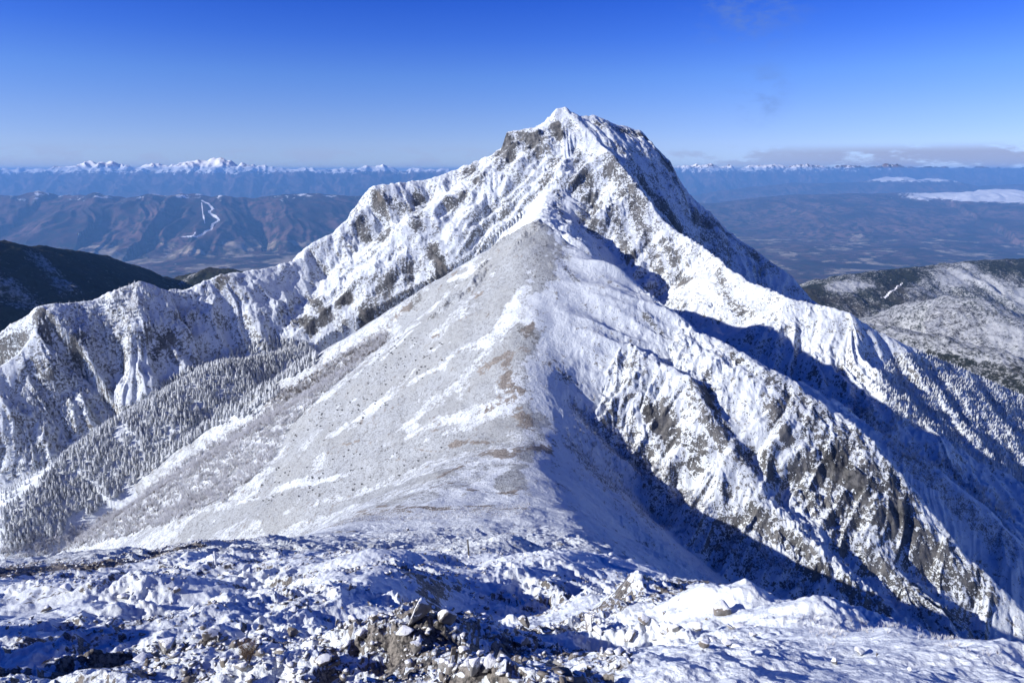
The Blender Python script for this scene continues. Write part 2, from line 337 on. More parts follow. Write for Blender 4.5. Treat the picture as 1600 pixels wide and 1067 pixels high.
def far_field(x, y, detail=True):
    x = x.astype(f4); y = y.astype(f4); r = np.hypot(x, y)
    base = -1760 + 1500*np.exp(-np.maximum(r-1500, 0)/3200) + 35*fbm(x, y, 3500, 4, 21) + 90*smooth(.0, .5, x/np.maximum(y, 1))*fbm(x, y, 6000, 3, 25)
    h, rid = eval_ridges(x, y, base.astype(f4), FAR, f4(30), detail, seed=120, R0=1500, wscale=40)
    h2, rid2 = eval_ridges(x, y, h, HILLS, f4(8), detail, seed=160, R0=220, wscale=4)
    rid = np.where(rid2 >= 0, rid2+10, rid)
    w = np.exp(-((r-3000)/2500)**2)
    f = (r < 4500)
    h2 = h2 + f*(noise2(x/26, y/26, 26)*3.0+noise2(x/11, y/11, 27)*2.6*(r < 3600)+noise2(x/60, y/60, 28)*5)*smooth(1180, 1400, r)
    h2 = h2 + (r > 4000)*fbm(x, y, 700, 3, 29)*22
    h2 = h2 + ((rid == 1) | (rid == 2))*(ridged(noise2(x/1400, y/1400, 291))*170+ridged(noise2(x/520, y/520, 292))*105)
    # the near mountain's flanks run on until they meet the lower country
    m = r < 1750
    if m.any():
        t = smooth(1200, 1700, r[m]); h2 = h2.astype(f4); h2[m] = h2[m]*t+(1-t)*(ridge_field(x[m][None], y[m][None], True, False)[0][0]-.5)
    return h2, rid

# ---------------------------------------------------------------- materials
def new_mat(name):
    m = bpy.data.materials.new(name); m.use_nodes = True
    nt = m.node_tree; bs = nt.nodes['Principled BSDF']
    return m, nt, bs
class NB:
    """small node-building helper"""
    def __init__(s, nt): s.nt = nt; s.tc = nt.nodes.new('ShaderNodeTexCoord')
    def n(s, t): return s.nt.nodes.new(t)
    def put(s, sock, v):
        if hasattr(v, 'is_linked') or hasattr(v, 'links'): s.nt.links.new(v, sock)
        else: sock.default_value = v
    def math(s, op, a, b=0.0, clamp=False):
        n = s.n('ShaderNodeMath'); n.operation = op; n.use_clamp = clamp; s.put(n.inputs[0], a); s.put(n.inputs[1], b); return n.outputs[0]
    def noise(s, scale, detail=4, rough=.5, coord=None, dist=0.0, out=0):
        n = s.n('ShaderNodeTexNoise'); n.inputs['Scale'].default_value = scale; n.inputs['Detail'].default_value = detail
        n.inputs['Roughness'].default_value = rough; n.inputs['Distortion'].default_value = dist
        s.nt.links.new(coord if coord is not None else s.tc.outputs['Object'], n.inputs['Vector']); return n.outputs[out]
    def mapr(s, v, a, b, c=0.0, d=1.0, smoothm=True):
        n = s.n('ShaderNodeMapRange'); n.interpolation_type = 'SMOOTHSTEP' if smoothm else 'LINEAR'; s.put(n.inputs[0], v)
        for i, q in enumerate((a, b, c, d)): n.inputs[i+1].default_value = q
        return n.outputs[0]
    def mix(s, f, a, b):
        n = s.n('ShaderNodeMix'); n.data_type = 'RGBA'; s.put(n.inputs[0], f); s.put(n.inputs[6], a); s.put(n.inputs[7], b); return n.outputs[2]
    def attr(s, nm):
        n = s.n('ShaderNodeAttribute'); n.attribute_name = nm; return n.outputs['Fac']
    def up(s):
        g = s.n('ShaderNodeNewGeometry'); p = s.n('ShaderNodeSeparateXYZ'); s.nt.links.new(g.outputs['Normal'], p.inputs[0]); return p.outputs[2]
    def bump(s, h, dist, strength=1.0, base=None):
        n = s.n('ShaderNodeBump'); n.inputs['Distance'].default_value = dist; n.inputs['Strength'].default_value = strength
        s.nt.links.new(h, n.inputs['Height'])
        if base is not None: s.nt.links.new(base, n.inputs['Normal'])
        return n.outputs[0]
def c4(r, g, b): return (r, g, b, 1)

def mountain_material():
    m, nt, bs = new_mat('snow_and_rock'); B = NB(nt)
    up = B.up(); rock = B.attr('rock'); rough = B.attr('rough'); scree = B.attr('scree'); brown = B.attr('brown'); brush = B.attr('brush')
    n1 = B.noise(.10, 9, .72); n2 = B.noise(.45, 8, .7); n3 = B.noise(.035, 5, .6); n4 = B.noise(1.6, 5, .65)
    st = B.math('SUBTRACT', 1.0, up)
    v = B.math('MULTIPLY', st, .62)
    v = B.math('MULTIPLY', v, B.math('ADD', rough, .25))
    v = B.math('ADD', v, B.math('MULTIPLY', rock, .31))
    v = B.math('ADD', v, B.math('MULTIPLY', B.math('SUBTRACT', n1, .5), 1.0))
    v = B.math('ADD', v, B.math('MULTIPLY', B.math('SUBTRACT', n2, .5), 2.0))
    v = B.math('ADD', v, B.math('MULTIPLY', B.math('SUBTRACT', n4, .5), 1.2))
    v = B.math('ADD', v, B.math('MULTIPLY', B.math('SUBTRACT', n3, .5), .35))
    rk = B.mapr(v, .40, .50)
    rockc = B.mix(B.mapr(B.math('ADD', B.math('MULTIPLY', n2, .5), B.math('MULTIPLY', n1, .5)), .40, .60), c4(.016, .016, .018), c4(.175, .17, .165))
    ochre = B.mapr(B.noise(.025, 4, .6), .58, .68)
    rockc = B.mix(B.math('MULTIPLY', ochre, .22), rockc, c4(.22, .16, .10))
    snow = B.mix(B.noise(.3, 6, .6), c4(.66, .70, .74), c4(.79, .83, .86))
    # grit showing through thin snow
    grit = B.mapr(B.math('ADD', n4, B.math('MULTIPLY', B.math('SUBTRACT', n2, .5), .8)), .50, .64)
    sc = B.mix(grit, c4(.43, .45, .465), c4(.19, .19, .19))
    sc = B.mix(B.math('MULTIPLY', B.mapr(n3, .40, .65), .55), sc, c4(.37, .375, .365))
    scm = B.mapr(B.math('ADD', scree, B.math('ADD', B.math('MULTIPLY', B.math('SUBTRACT', n2, .5), 1.0), B.math('ADD', B.math('MULTIPLY', B.math('SUBTRACT', n1, .5), 1.3), B.math('MULTIPLY', B.math('SUBTRACT', n4, .5), .8)))), .05, .55)
    col = B.mix(scm, snow, sc)
    br = B.mix(B.mapr(B.math('ADD', B.math('MULTIPLY', n2, .5), B.math('MULTIPLY', n4, .5)), .40, .60), c4(.13, .11, .095), c4(.36, .325, .29))
    bmask = B.mapr(B.math('ADD', brown, B.math('ADD', B.math('MULTIPLY', B.math('SUBTRACT', n2, .5), 3.2), B.math('MULTIPLY', B.math('SUBTRACT', n1, .5), 3.2))), .45, .75)
    col = B.mix(bmask, col, br)
    bb = B.mapr(B.math('ADD', B.math('MULTIPLY', brush, .42), B.math('ADD', B.math('MULTIPLY', B.math('SUBTRACT', n4, .5), 1.4), B.math('MULTIPLY', B.math('SUBTRACT', n2, .5), 1.2))), .34, .5)
    col = B.mix(B.math('MULTIPLY', bb, .75), col, c4(.14, .115, .10))
    col = B.mix(rk, col, rockc)
    nt.links.new(col, bs.inputs['Base Color'])
    bs.inputs['Roughness'].default_value = .75; bs.inputs['Specular IOR Level'].default_value = .25
    b1 = B.bump(n1, 2.2, .55); b2 = B.bump(n2, .7, .7, b1); b3 = B.bump(n4, .22, .6, b2)
    nt.links.new(b3, bs.inputs['Normal'])
    return m
def foreground_material():
    m, nt, bs = new_mat('crusted_snow_and_stones'); B = NB(nt)
    up = B.up(); stones = B.attr('stones')
    n1 = B.noise(1.1, 7, .65); n2 = B.noise(4.5, 6, .65); n3 = B.noise(18, 5, .6); n0 = B.noise(.25, 5, .6)
    vo = B.n('ShaderNodeTexVoronoi'); vo.inputs['Scale'].default_value = 4.0; vo.feature = 'F1'
    nt.links.new(B.tc.outputs['Object'], vo.inputs['Vector'])
    v = B.math('ADD', B.math('MULTIPLY', B.math('SUBTRACT', 1.0, up), .75), B.math('MULTIPLY', stones, .42))
    v = B.math('ADD', v, B.math('MULTIPLY', B.math('SUBTRACT', n1, .5), 1.0))
    v = B.math('ADD', v, B.math('MULTIPLY', B.math('SUBTRACT', n2, .5), .8))
    v = B.math('ADD', v, B.math('MULTIPLY', B.math('SUBTRACT', n0, .5), .4))
    rk = B.mapr(v, .52, .58)
    rc = B.mix(B.mapr(B.math('ADD', B.math('MULTIPLY', n2, .5), B.math('MULTIPLY', n3, .5)), .40, .60), c4(.030, .028, .027), c4(.24, .215, .19))
    snow = B.mix(n1, c4(.70, .74, .78), c4(.80, .84, .87))
    col = B.mix(rk, snow, rc)
    br = B.mix(B.mapr(B.math('ADD', B.math('MULTIPLY', n2, .5), B.math('MULTIPLY', n3, .5)), .40, .60), c4(.05, .042, .036), c4(.34, .30, .26))
    col = B.mix(B.mapr(B.math('ADD', B.attr('brown'), B.math('MULTIPLY', B.math('SUBTRACT', n1, .5), 1.1)), .45, .62), col, br)
    nt.links.new(col, bs.inputs['Base Color'])
    bs.inputs['Roughness'].default_value = .6; bs.inputs['Specular IOR Level'].default_value = .3
    b1 = B.bump(n1, .16, .6); b2 = B.bump(n2, .05, .7, b1); b3 = B.bump(n3, .014, .8, b2)
    nt.links.new(b3, bs.inputs['Normal'])
    return m
def far_material():
    m, nt, bs = new_mat('woods_fields_and_far_snow'); B = NB(nt)
    up = B.up(); snowa = B.attr('snowline'); frost = B.attr('frost'); field = B.attr('field'); run = B.attr('piste'); town = B.attr('town'); dark = B.attr('conifers')
    mp = B.n('ShaderNodeMapping'); nt.links.new(B.tc.outputs['Object'], mp.inputs[0]); 
    nb = B.noise(.0009, 7, .65); nf = B.noise(.005, 6, .7); nt1 = B.noise(.045, 7, .8); nt2 = B.noise(.16, 4, .8)
    wood = B.mix(B.mapr(nb, .35, .65), c4(.040, .024, .026), c4(.20, .12, .105))
    wood = B.mix(B.mapr(nf, .45, .6), wood, c4(.028, .034, .030))
    fl = B.mix(B.mapr(B.noise(.0035, 4, .6), .42, .58), c4(.55, .45, .34), c4(.24, .20, .13))
    fm = B.mapr(B.math('ADD', field, B.math('MULTIPLY', B.math('SUBTRACT', B.noise(.0013, 5, .65), .5), 1.6)), .56, .64)
    col = B.mix(B.math('MULTIPLY', fm, .8), wood, fl)
    vo = B.n('ShaderNodeTexVoronoi'); vo.inputs['Scale'].default_value = .011; nt.links.new(B.tc.outputs['Object'], vo.inputs['Vector'])
    tm = B.math('MULTIPLY', B.mapr(vo.outputs['Distance'], .30, .2), B.mapr(B.math('ADD', town, B.math('MULTIPLY', B.math('SUBTRACT', B.noise(.0022, 4, .7), .5), 1.4)), .52, .62))
    col = B.mix(tm, col, c4(.72, .72, .74))
    # hills close by: dark conifers with rime
    con = B.mix(nt1, c4(.010, .014, .013), c4(.05, .055, .042))
    con = B.mix(B.math('MULTIPLY', B.mapr(B.noise(.004, 4, .6), .45, .62), .5), con, c4(.075, .060, .050))
    fr = B.mapr(B.math('ADD', frost, B.math('ADD', B.math('MULTIPLY', B.math('SUBTRACT', nt1, .5), 1.6), B.math('MULTIPLY', B.math('SUBTRACT', nt2, .5), 1.6))), .35, .80)
    con = B.mix(fr, con, c4(.52, .53, .54))
    col = B.mix(dark, col, con)
    sm = B.mapr(B.math('ADD', snowa, B.math('ADD', B.math('MULTIPLY', B.math('SUBTRACT', nf, .5), 1.1), B.math('MULTIPLY', B.math('SUBTRACT', B.noise(.0025, 5, .7), .5), 1.3))), .48, .60)
    col = B.mix(sm, col, c4(.88, .88, .89))
    col = B.mix(B.mapr(run, .4, .6), col, c4(.90, .90, .92))
    nt.links.new(col, bs.inputs['Base Color'])
    bs.inputs['Roughness'].default_value = .95; bs.inputs['Specular IOR Level'].default_value = .05
    b1 = B.bump(nt1, 7.0, .9); nt.links.new(b1, bs.inputs['Normal'])
    return m

# ---------------------------------------------------------------- patches: lines on the land, given by landmarks
def rf_h(x, y): return ridge_field(x, y)[0]
def make_strokes(lst, fn=None, r0=20, r1=1150):
    """each stroke: list of landmarks + half width (in landmark units) -> plan polyline with real width"""
    pts = [p for s_, w_ in lst for p in s_]
    H, ok = ray_hits(pts, fn or rf_h, r0, r1)
    out = []; k = 0
    for s_, w_ in lst:
        q = H[k:k+len(s_)]; o_ = ok[k:k+len(s_)]; k += len(s_)
        q = q[o_]
        if len(q) == 0: continue
        d = np.median(np.linalg.norm(q, axis=1))
        if len(q) > 1:      # drop landmarks that fell through to ground far behind the rest
            q = q[np.abs(np.linalg.norm(q, axis=1)-d) < .35*d]
        out.append((q, w_*d/FPX))
    return out
def stroke_mask(x, y, strokes, nz, soft=.45, z=None):
    m = np.zeros(x.shape, f4)
    for q, w_ in strokes:
        x0, x1 = q[:, 0].min()-3*w_, q[:, 0].max()+3*w_; y0, y1 = q[:, 1].min()-4*w_, q[:, 1].max()+4*w_
        sel = (x > x0) & (x < x1) & (y > y0) & (y < y1)
        if not sel.any(): continue
        xs = x[sel]; ys = y[sel]; bd = np.full(xs.shape, 1e12)
        if len(q) == 1: bd = (xs-q[0, 0])**2+(ys-q[0, 1])**2
        for i in range(len(q)-1):
            a = q[i]; e = q[i+1]-a; L2 = e[0]**2+e[1]**2+1e-6
            t = np.clip(((xs-a[0])*e[0]+(ys-a[1])*e[1])/L2, 0, 1)
            bd = np.minimum(bd, (xs-a[0]-t*e[0])**2+(ys-a[1]-t*e[1])**2)
        d = np.sqrt(bd)/w_
        v = smooth(1+soft, 1-soft, d+.55*nz[sel])
        m[sel] = np.maximum(m[sel], v)
    return m
S_ROCK = [([(795,215),(830,225)],26),([(785,240),(788,262)],14),([(866,200),(872,212)],9),([(590,310),(640,325)],8),([(655,312),(650,350)],9),([(676,390),(688,420)],9),
 ([(490,470),(505,492)],11),([(470,503),(485,512)],11),([(530,478),(545,470)],7),([(350,430),(345,440)],8),([(730,268),(745,285)],12),([(560,345),(600,370)],9),
 ([(955,250),(985,300),(1000,330)],14),([(905,290),(920,350)],12),([(1010,300),(1060,360)],12),([(870,250),(850,290)],9),([(720,300),(700,320)],12),
 ([(1095,600),(1110,650),(1140,690),(1190,740)],19),([(1010,640),(1050,680),(1090,700)],14),([(1010,495),(1030,520)],9),([(1200,620),(1230,680)],14),([(1215,600),(1290,650),(1350,700)],18),
 ([(1290,700),(1340,740),(1400,780)],30),([(1380,800),(1430,850),(1470,880)],34),([(1300,760),(1340,820)],18),([(1500,880),(1540,920)],12),
 ([(1250,760),(1330,850),(1420,930),(1520,990)],18),([(1180,800),(1280,900),(1380,960)],12),([(880,590),(900,600)],9),
 ([(940,195),(1000,210),(1040,255)],10),([(1060,290),(1120,350),(1180,400)],9),([(570,500),(610,440)],9),([(640,420),(650,470)],8),([(60,490),(70,530)],6),([(130,530),(120,570)],6),([(240,560),(270,520)],5),([(900,240),(930,330)],8),([(960,330),(985,400)],9),([(1040,380),(1075,440)],9),([(870,300),(880,345)],7),([(1000,350),(1030,420)],8),([(1120,430),(1160,500)],8),([(850,380),(830,420),(850,450)],7),([(870,400),(900,440)],6),
 ([(815,515),(830,530)],8),([(1150,560),(1180,590)],7)]
S_DARK = [([(488,470),(503,490)],8),([(470,500),(484,512)],8),([(530,478),(545,470)],5),([(676,392),(686,412)],6),([(990,207),(1045,258)],6),([(868,202),(874,214)],6),([(790,215),(798,240)],8),([(820,212),(835,225)],8),([(1100,610),(1115,640)],10),([(1012,645),(1030,660)],8),([(1240,640),(1260,670)],8),([(1310,720),(1340,760)],9),([(1400,800),(1420,830)],9)]  # cave darkness on the wall painted in as rock; the rest dark crags
S_SCREE = [([(835,350),(780,400),(700,470),(620,550),(540,620),(480,670)],34),([(830,380),(780,470),(700,560),(620,640),(540,700)],50),([(800,540),(740,620),(640,690),(540,730)],34),
 ([(700,440),(640,500)],26),([(640,560),(560,640),(500,700),(440,740)],30),([(820,650),(740,690),(600,735),(480,770)],26),([(480,775),(400,795),(300,830)],24),([(700,740),(560,780),(420,815),(300,850)],14),([(830,700),(790,760)],18)]
S_WHITE = [([(812,455),(800,490),(785,510)],15),([(765,535),(720,545),(690,570)],9),([(690,572),(640,600)],6),([(610,620),(560,655),(520,680)],9),([(840,600),(835,640)],8),([(880,580),(850,560)],9),
 ([(790,640),(700,655),(640,680)],12),([(700,440),(740,425)],4),([(640,520),(600,560)],5),([(760,720),(840,730)],10),([(730,780),(640,770)],6),([(540,745),(430,765)],6),([(870,560),(920,590)],7),([(820,780),(760,785)],7)]
S_BROWN = [([(760,575),(785,560),(815,545)],9),([(795,560),(790,600),(815,615)],8),([(820,520),(832,505)],6),([(765,637),(800,625),(818,615)],8),([(810,640),(830,675)],9),([(700,698),(760,692)],8),([(760,708),(800,712),(850,700)],13),
 ([(735,765),(800,770)],7),([(670,765),(700,755)],6),([(690,745),(720,730)],5),([(740,462),(748,460)],5),([(720,500),(726,498)],4),([(676,528),(684,524)],4),([(640,478),(620,495)],5),([(700,435),(712,425)],4),([(580,800),(680,795),(780,790)],6),([(560,805),(640,800)],5),([(828,625),(836,622)],3),([(520,700),(560,690)],3)]
S_BRUSH = [([(600,520),(540,560),(480,600),(420,630)],10),([(1340,640),(1420,720),(1500,800),(1570,850)],22),([(900,640),(1000,720),(1100,810),(1250,900)],22),([(900,700),(1000,800)],30),([(1480,560),(1560,640)],30),([(200,470),(120,540),(60,620)],30),([(350,590),(300,620)],14)]
S_BAND = [([(0,897),(90,888),(180,876),(300,856),(400,838),(500,818),(560,808)],16),([(560,800),(680,797),(820,795)],5),([(640,700),(700,706)],1)]

# ---------------------------------------------------------------- build the land
ROCKS_, SCREE_, WHITE_, BROWN_, BRUSH_ = [make_strokes(L) for L in (S_ROCK, S_SCREE, S_WHITE, S_BROWN, S_BRUSH)]
BAND_ = make_strokes(S_BAND); DARK_ = make_strokes(S_DARK)
def land(x, y):
    h, rid, dl, dr, rough = ridge_field(x, y)
    r = np.hypot(x, y)
    nz = fbm(x, y, 12, 4, 200, .6)
    fr = fbm(x, y, 30, 3, 210, .6)
    rock = stroke_mask(x, y, ROCKS_, nz, .6)
    rock = rock + .25*smooth(.1, .7, fr)*(rid >= 0)
    rock = rock + .55*(rid == 0)*smooth(-.5, .4, fr+nz*.5)  # extra rock cover painted on the north spur to darken its shaded face
    rock = rock + .75*stroke_mask(x, y, DARK_, nz*1.3, .8)  # darkest crags, and the shade of the caves put into the rock colour
    cov = smooth(.05, .8, stroke_mask(x, y, SCREE_, nz*1.3, .75))
    cov = np.maximum(cov, .38*(dl > 2)*(rid < 0)*smooth(150, 190, r))
    scree = cov*(1-.75*stroke_mask(x, y, WHITE_, nz*1.6, .6))*(.75+.25*smooth(-.5, .3, fr))
    streak = smooth(.1, .7, noise2((y+x*.25)/4, (x-y*.25)/22, 220)+.5*noise2(x/2.5, y/2.5, 221))
    scree = scree*(1-.35*streak)
    brown = .9*stroke_mask(x, y, BROWN_, nz*1.8, .85)+.8*stroke_mask(x, y, BAND_, nz*1.3, .7)
    brush = stroke_mask(x, y, BRUSH_, nz, .7)
    side = smooth(8, 40, dr)*(rid < 0)*smooth(100, 160, r)
    brush = np.maximum(brush, side*.35)
    stones = smooth(-.2, .6, noise2(x/6, y/6, 230)+.5*noise2(x/2, y/2, 231)+.25)
    # the stony belt half way down and the stone field in front; clean drifts on the right
    q = x/np.maximum(y, 1)
    stones = stones*(1-.85*smooth(.33, .45, q)*(r < 40))*(1-.6*np.exp(-((y-55)/14)**2)*smooth(-.35, -.05, q))
    stones = np.clip(stones + .5*np.exp(-((y-12)/4.5)**2-((q+.03)/.22)**2), 0, 1.3)
    return h, rock, rough, scree, brown, brush, stones
M_MOUNT = mountain_material(); M_FORE = foreground_material(); M_FAR = far_material()
S_ = .5 if QUICK else 1.0
import time; _t = time.time()
NK = ('rock', 'rough', 'scree', 'brown', 'brush', 'stones')
X, Y = polar(1.3, 64, int(1000*S_), R(-43), R(43), int(1350*S_))
res = par(land, X, Y); grid_mesh('ground', X, Y, res[0], M_FORE, attrs=dict(zip(NK, res[1:])))
X, Y = polar(63.2, 1180, int(1500*S_), R(-42), R(42), int(1450*S_))
res = par(land, X, Y)
ov = (1-smooth(63.2, 64.2, np.hypot(X, Y)))*.12
grid_mesh('mountain_terrain', X, Y, res[0]-ov, M_MOUNT, attrs=dict(zip(NK, res[1:])))
# the same land round the sides and behind
X, Y = polar(1.3, 400, int(360*S_), R(42.9), R(317.1), int(700*S_))
res = par(land, X, Y); grid_mesh('ground_behind', X, Y, res[0]-.02, M_FORE, attrs=dict(zip(NK, res[1:])))
print('near land', time.time()-_t)
# far
S_PISTE = make_strokes([([(316,314),(325,318),(333,327),(326,331),(336,338),(342,344),(332,350),(330,359),(318,366),(306,371),(284,370)],1.6),([(315,317),(317,335),(320,350)],.8),([(298,371),(306,362)],1.0)], lambda a, b: far_field(a, b)[0], 6000, 30000)
S_FROST = make_strokes([([(60,400),(85,430),(100,450)],12),([(10,440),(35,470)],14),([(285,440),(300,430)],8),([(1300,448),(1350,445)],12),([(1430,455),(1500,430)],18),([(1560,440),(1600,460)],30),([(1480,480),(1560,510),(1600,540)],30),([(1400,520),(1420,540)],12)], lambda a, b: far_field(a, b)[0], 1200, 5000)
S_ROAD = make_strokes([([(1376,466),(1392,456),(1410,442)],1.1)], lambda a, b: far_field(a, b)[0], 1200, 5000)
def far_land(x, y):
    h, rid = far_field(x, y); r = np.hypot(x, y)
    q = x/np.maximum(y, 1)
    alps = (rid == 1) | (rid == 2)
    snowline = np.where(alps, smooth(-470, 120, h)*.80*np.where(rid == 2, .82-.5*smooth(.35, .6, q), 1), 0)
    snowline = np.where(rid == 0, smooth(-900, -560, h)*.40, snowline)
    snowline = np.where(rid == 3, smooth(-750, -420, h)*.85, snowline)
    snowline = np.where(rid == 4, smooth(-1010, -870, h)*1.15*smooth(.52, .62, q), snowline)
    con = np.where(rid >= 10, 1.0, 1-smooth(3200, 4200, r))
    nz = fbm(x, y, 150, 3, 300, .6)
    frost = stroke_mask(x, y, S_FROST, nz*1.3, .95)*.38+.40*(q > .4)*(h > -900)*smooth(-.7, .5, fbm(x, y, 400, 3, 310))+.34*(q > .3)*(r < 5000)*(rid < 10)+.16*(q < 0)
    frost = np.where((rid >= 14), np.maximum(frost, .62), frost); frost = np.where(rid == 13, frost+.10, frost)
    slope_ok = (h < -1500)
    field = slope_ok*smooth(5500, 8000, r)*(.44-.08*(q > .3)+.12*(r < 20000))
    town = slope_ok*(.15+.3*np.exp(-((q+.55)/.12)**2)*(r < 16000)+.15*(q > .45))
    piste = stroke_mask(x, y, S_PISTE, nz*0, .3)
    piste = np.maximum(piste, stroke_mask(x, y, S_ROAD, nz*.5, .4))
    return h, snowline, con, frost, field, town, piste
FK = ('snowline', 'conifers', 'frost', 'field', 'town', 'piste')
def far_sheet(name, r0, r1, nr, na):
    X, Y = polar(r0, r1, nr, R(-44), R(44), na)
    res = par(far_land, X, Y)
    grid_mesh(name, X, Y, res[0], M_FAR, attrs=dict(zip(FK, res[1:])))
far_sheet('hills', 1150, 5200, int(520*S_), int(1100*S_))
far_sheet('valley_and_far_mountains', 5190, 68000, int(850*S_), int(1500*S_))
print('far land', time.time()-_t)

# ---------------------------------------------------------------- haze
bm_co = [(-62000, -1500, -2600), (62000, -1500, -2600), (62000, 54000, -2600), (-62000, 54000, -2600)]
bm_co += [(a, b, 96.0) for a, b, _ in bm_co]
me = bpy.data.meshes.new('haze'); me.from_pydata(bm_co, [], [(0, 3, 2, 1), (4, 5, 6, 7), (0, 1, 5, 4), (1, 2, 6, 5), (2, 3, 7, 6), (3, 0, 4, 7)])
hz = bpy.data.objects.new('haze', me); COL.objects.link(hz); hz['kind'] = 'stuff'
hm = bpy.data.materials.new('thin_air'); hm.use_nodes = True; hn = hm.node_tree; hn.nodes.clear()
ho = hn.nodes.new('ShaderNodeOutputMaterial'); hv = hn.nodes.new('ShaderNodeVolumePrincipled')
hv.inputs['Color'].default_value = c4(.22, .50, 1.0); hv.inputs['Density'].default_value = 3.6e-5; hv.inputs['Anisotropy'].default_value = 0.0
hn.links.new(hv.outputs[0], ho.inputs['Volume']); me.materials.append(hm)

# ---------------------------------------------------------------- things: helpers
rnd = random.Random(11)
def project(p):
    x, y, z = p[..., 0], p[..., 1], p[..., 2]
    f = y*math.cos(PITCH)-z*math.sin(PITCH); upc = y*math.sin(PITCH)+z*math.cos(PITCH)
    f = np.where(f > .01, f, .01)
    return CU+x/f*FPX, CV-upc/f*FPX
def in_poly(u, v, poly):
    c = np.zeros(u.shape, bool); n = len(poly)
    for i in range(n):
        x1, y1 = poly[i]; x2, y2 = poly[(i+1) % n]
        c ^= ((y1 > v) != (y2 > v)) & (u < (x2-x1)*(v-y1)/(y2-y1+1e-9)+x1)
    return c
def height(pts):
    pts = np.asarray(pts, float); return ridge_field(pts[:, 0][None], pts[:, 1][None])[0][0]
def scatter(poly, y0, y1, x0, x1, n, seed, per=None, lim=None):
    """n random spots on the land inside the area seen inside the landmark polygon"""
    rg = np.random.RandomState(seed); out = []
    tot = 0; N = 24000; P0 = np.array(poly, float)
    for k in range(60):
        x = rg.uniform(x0, x1, N); y = rg.uniform(y0, y1, N)
        z = par(lambda a, b: (ridge_field(a, b, False, False)[0],), x.reshape(24, -1), y.reshape(24, -1))[0].ravel()
        u, v = project(np.stack([x, y, z], -1)); pad = 14/np.maximum(y, 8)*FPX*.3+18
        m = (u > P0[:, 0].min()-pad) & (u < P0[:, 0].max()+pad) & (v > P0[:, 1].min()-pad) & (v < P0[:, 1].max()+pad)
        x = x[m]; y = y[m]
        if len(x) < 24: continue
        q = len(x)//24*24; x = x[:q]; y = y[:q]
        z = par(lambda a, b: ridge_field(a, b)[:1], x.reshape(24, -1), y.reshape(24, -1))[0].ravel()
        p = np.stack([x, y, z], -1); u, v = project(p)
        m = in_poly(u, v, poly); out.append(p[m]); tot += m.sum()
        if tot >= n: break
    return np.concatenate(out)[:n]
def mesh_of(name, V, F, mat=None, mats=None, smoothf=False, vals=None):
    me = bpy.data.meshes.new(name)
    V = np.asarray(V, f4).reshape(-1, 3); F = np.asarray(F, np.int32); k = F.shape[1]
    me.vertices.add(len(V)); me.vertices.foreach_set('co', V.ravel())
    me.loops.add(F.size); me.loops.foreach_set('vertex_index', F.ravel())
    me.polygons.add(len(F)); me.polygons.foreach_set('loop_start', np.arange(0, F.size, k, dtype=np.int32))
    me.update(calc_edges=True)
    if smoothf: me.polygons.foreach_set('use_smooth', np.ones(len(F), bool))
    if vals is not None:
        at = me.attributes.new('tint', 'FLOAT', 'POINT'); at.data.foreach_set('value', np.asarray(vals, f4))
    if mat: me.materials.append(mat)
    return me
def link(name, me, loc=(0, 0, 0), rot=(0, 0, 0), sc=1.0, label=None, cat=None, group=None, parent=None, kind=None):
    o = bpy.data.objects.new(name, me); COL.objects.link(o)
    o.location = loc; o.rotation_euler = rot; o.scale = (sc, sc, sc) if not hasattr(sc, '__len__') else sc
    if label: o['label'] = label
    if cat: o['category'] = cat
    if group: o['group'] = group
    if kind: o['kind'] = kind
    if parent: o.parent = parent
    return o
def merge(variants, pts, rz, sc, tilt=None, vals=None):
    """many copies of small meshes baked into one vertex/face array (for uncountable stuff)"""
    VV, FF, TT, off = [], [], [], 0
    rg = np.random.RandomState(5); vi = rg.randint(0, len(variants), len(pts))
    for k, (V, F, T) in enumerate(variants):
        s_ = vi == k; n = s_.sum()
        if not n: continue
        c = np.cos(rz[s_])[:, None]; s2 = np.sin(rz[s_])[:, None]; q = sc[s_]
        q = q[:, None, :] if q.ndim == 2 else q[:, None, None]
        W = np.repeat(V[None], n, 0)*q
        x = W[..., 0]*c-W[..., 1]*s2; y = W[..., 0]*s2+W[..., 1]*c
        W = np.stack([x, y, W[..., 2]], -1)+pts[s_][:, None]
        VV.append(W.reshape(-1, 3)); FF.append((F[None]+(np.arange(n)*len(V))[:, None, None]+off).reshape(-1, F.shape[1])); TT.append(np.tile(T, n)); off += n*len(V)
    return np.concatenate(VV), np.concatenate(FF), np.concatenate(TT)

# ---------------------------------------------------------------- materials of the things
def rock_material(name='weathered_rock_with_snow', t0=.66):
    m, nt, bs = new_mat(name); B = NB(nt)
    oi = B.n('ShaderNodeObjectInfo')
    g = B.n('ShaderNodeNewGeometry')
    n1 = B.noise(6, 7, .65, coord=g.outputs['Position']); n2 = B.noise(30, 5, .6, coord=g.outputs['Position']); n0 = B.noise(1.7, 4, .6, coord=g.outputs['Position'])
    a = B.mix(n1, c4(.09, .078, .070), c4(.32, .28, .24)); b = B.mix(n1, c4(.13, .13, .135), c4(.40, .385, .37))
    col = B.mix(B.mapr(n0, .4, .6), a, b)
    up = B.up()
    sn = B.mapr(B.math('ADD', up, B.math('MULTIPLY', B.math('SUBTRACT', B.math('ADD', n1, n0), 1.0), 2.6)), t0, t0+.12)
    col = B.mix(sn, col, c4(.86, .87, .89))
    nt.links.new(col, bs.inputs['Base Color']); bs.inputs['Roughness'].default_value = .85; bs.inputs['Specular IOR Level'].default_value = .2
    b1 = B.bump(n1, .05, .7); b2 = B.bump(n2, .012, .7, b1); nt.links.new(b2, bs.inputs['Normal'])
    return m
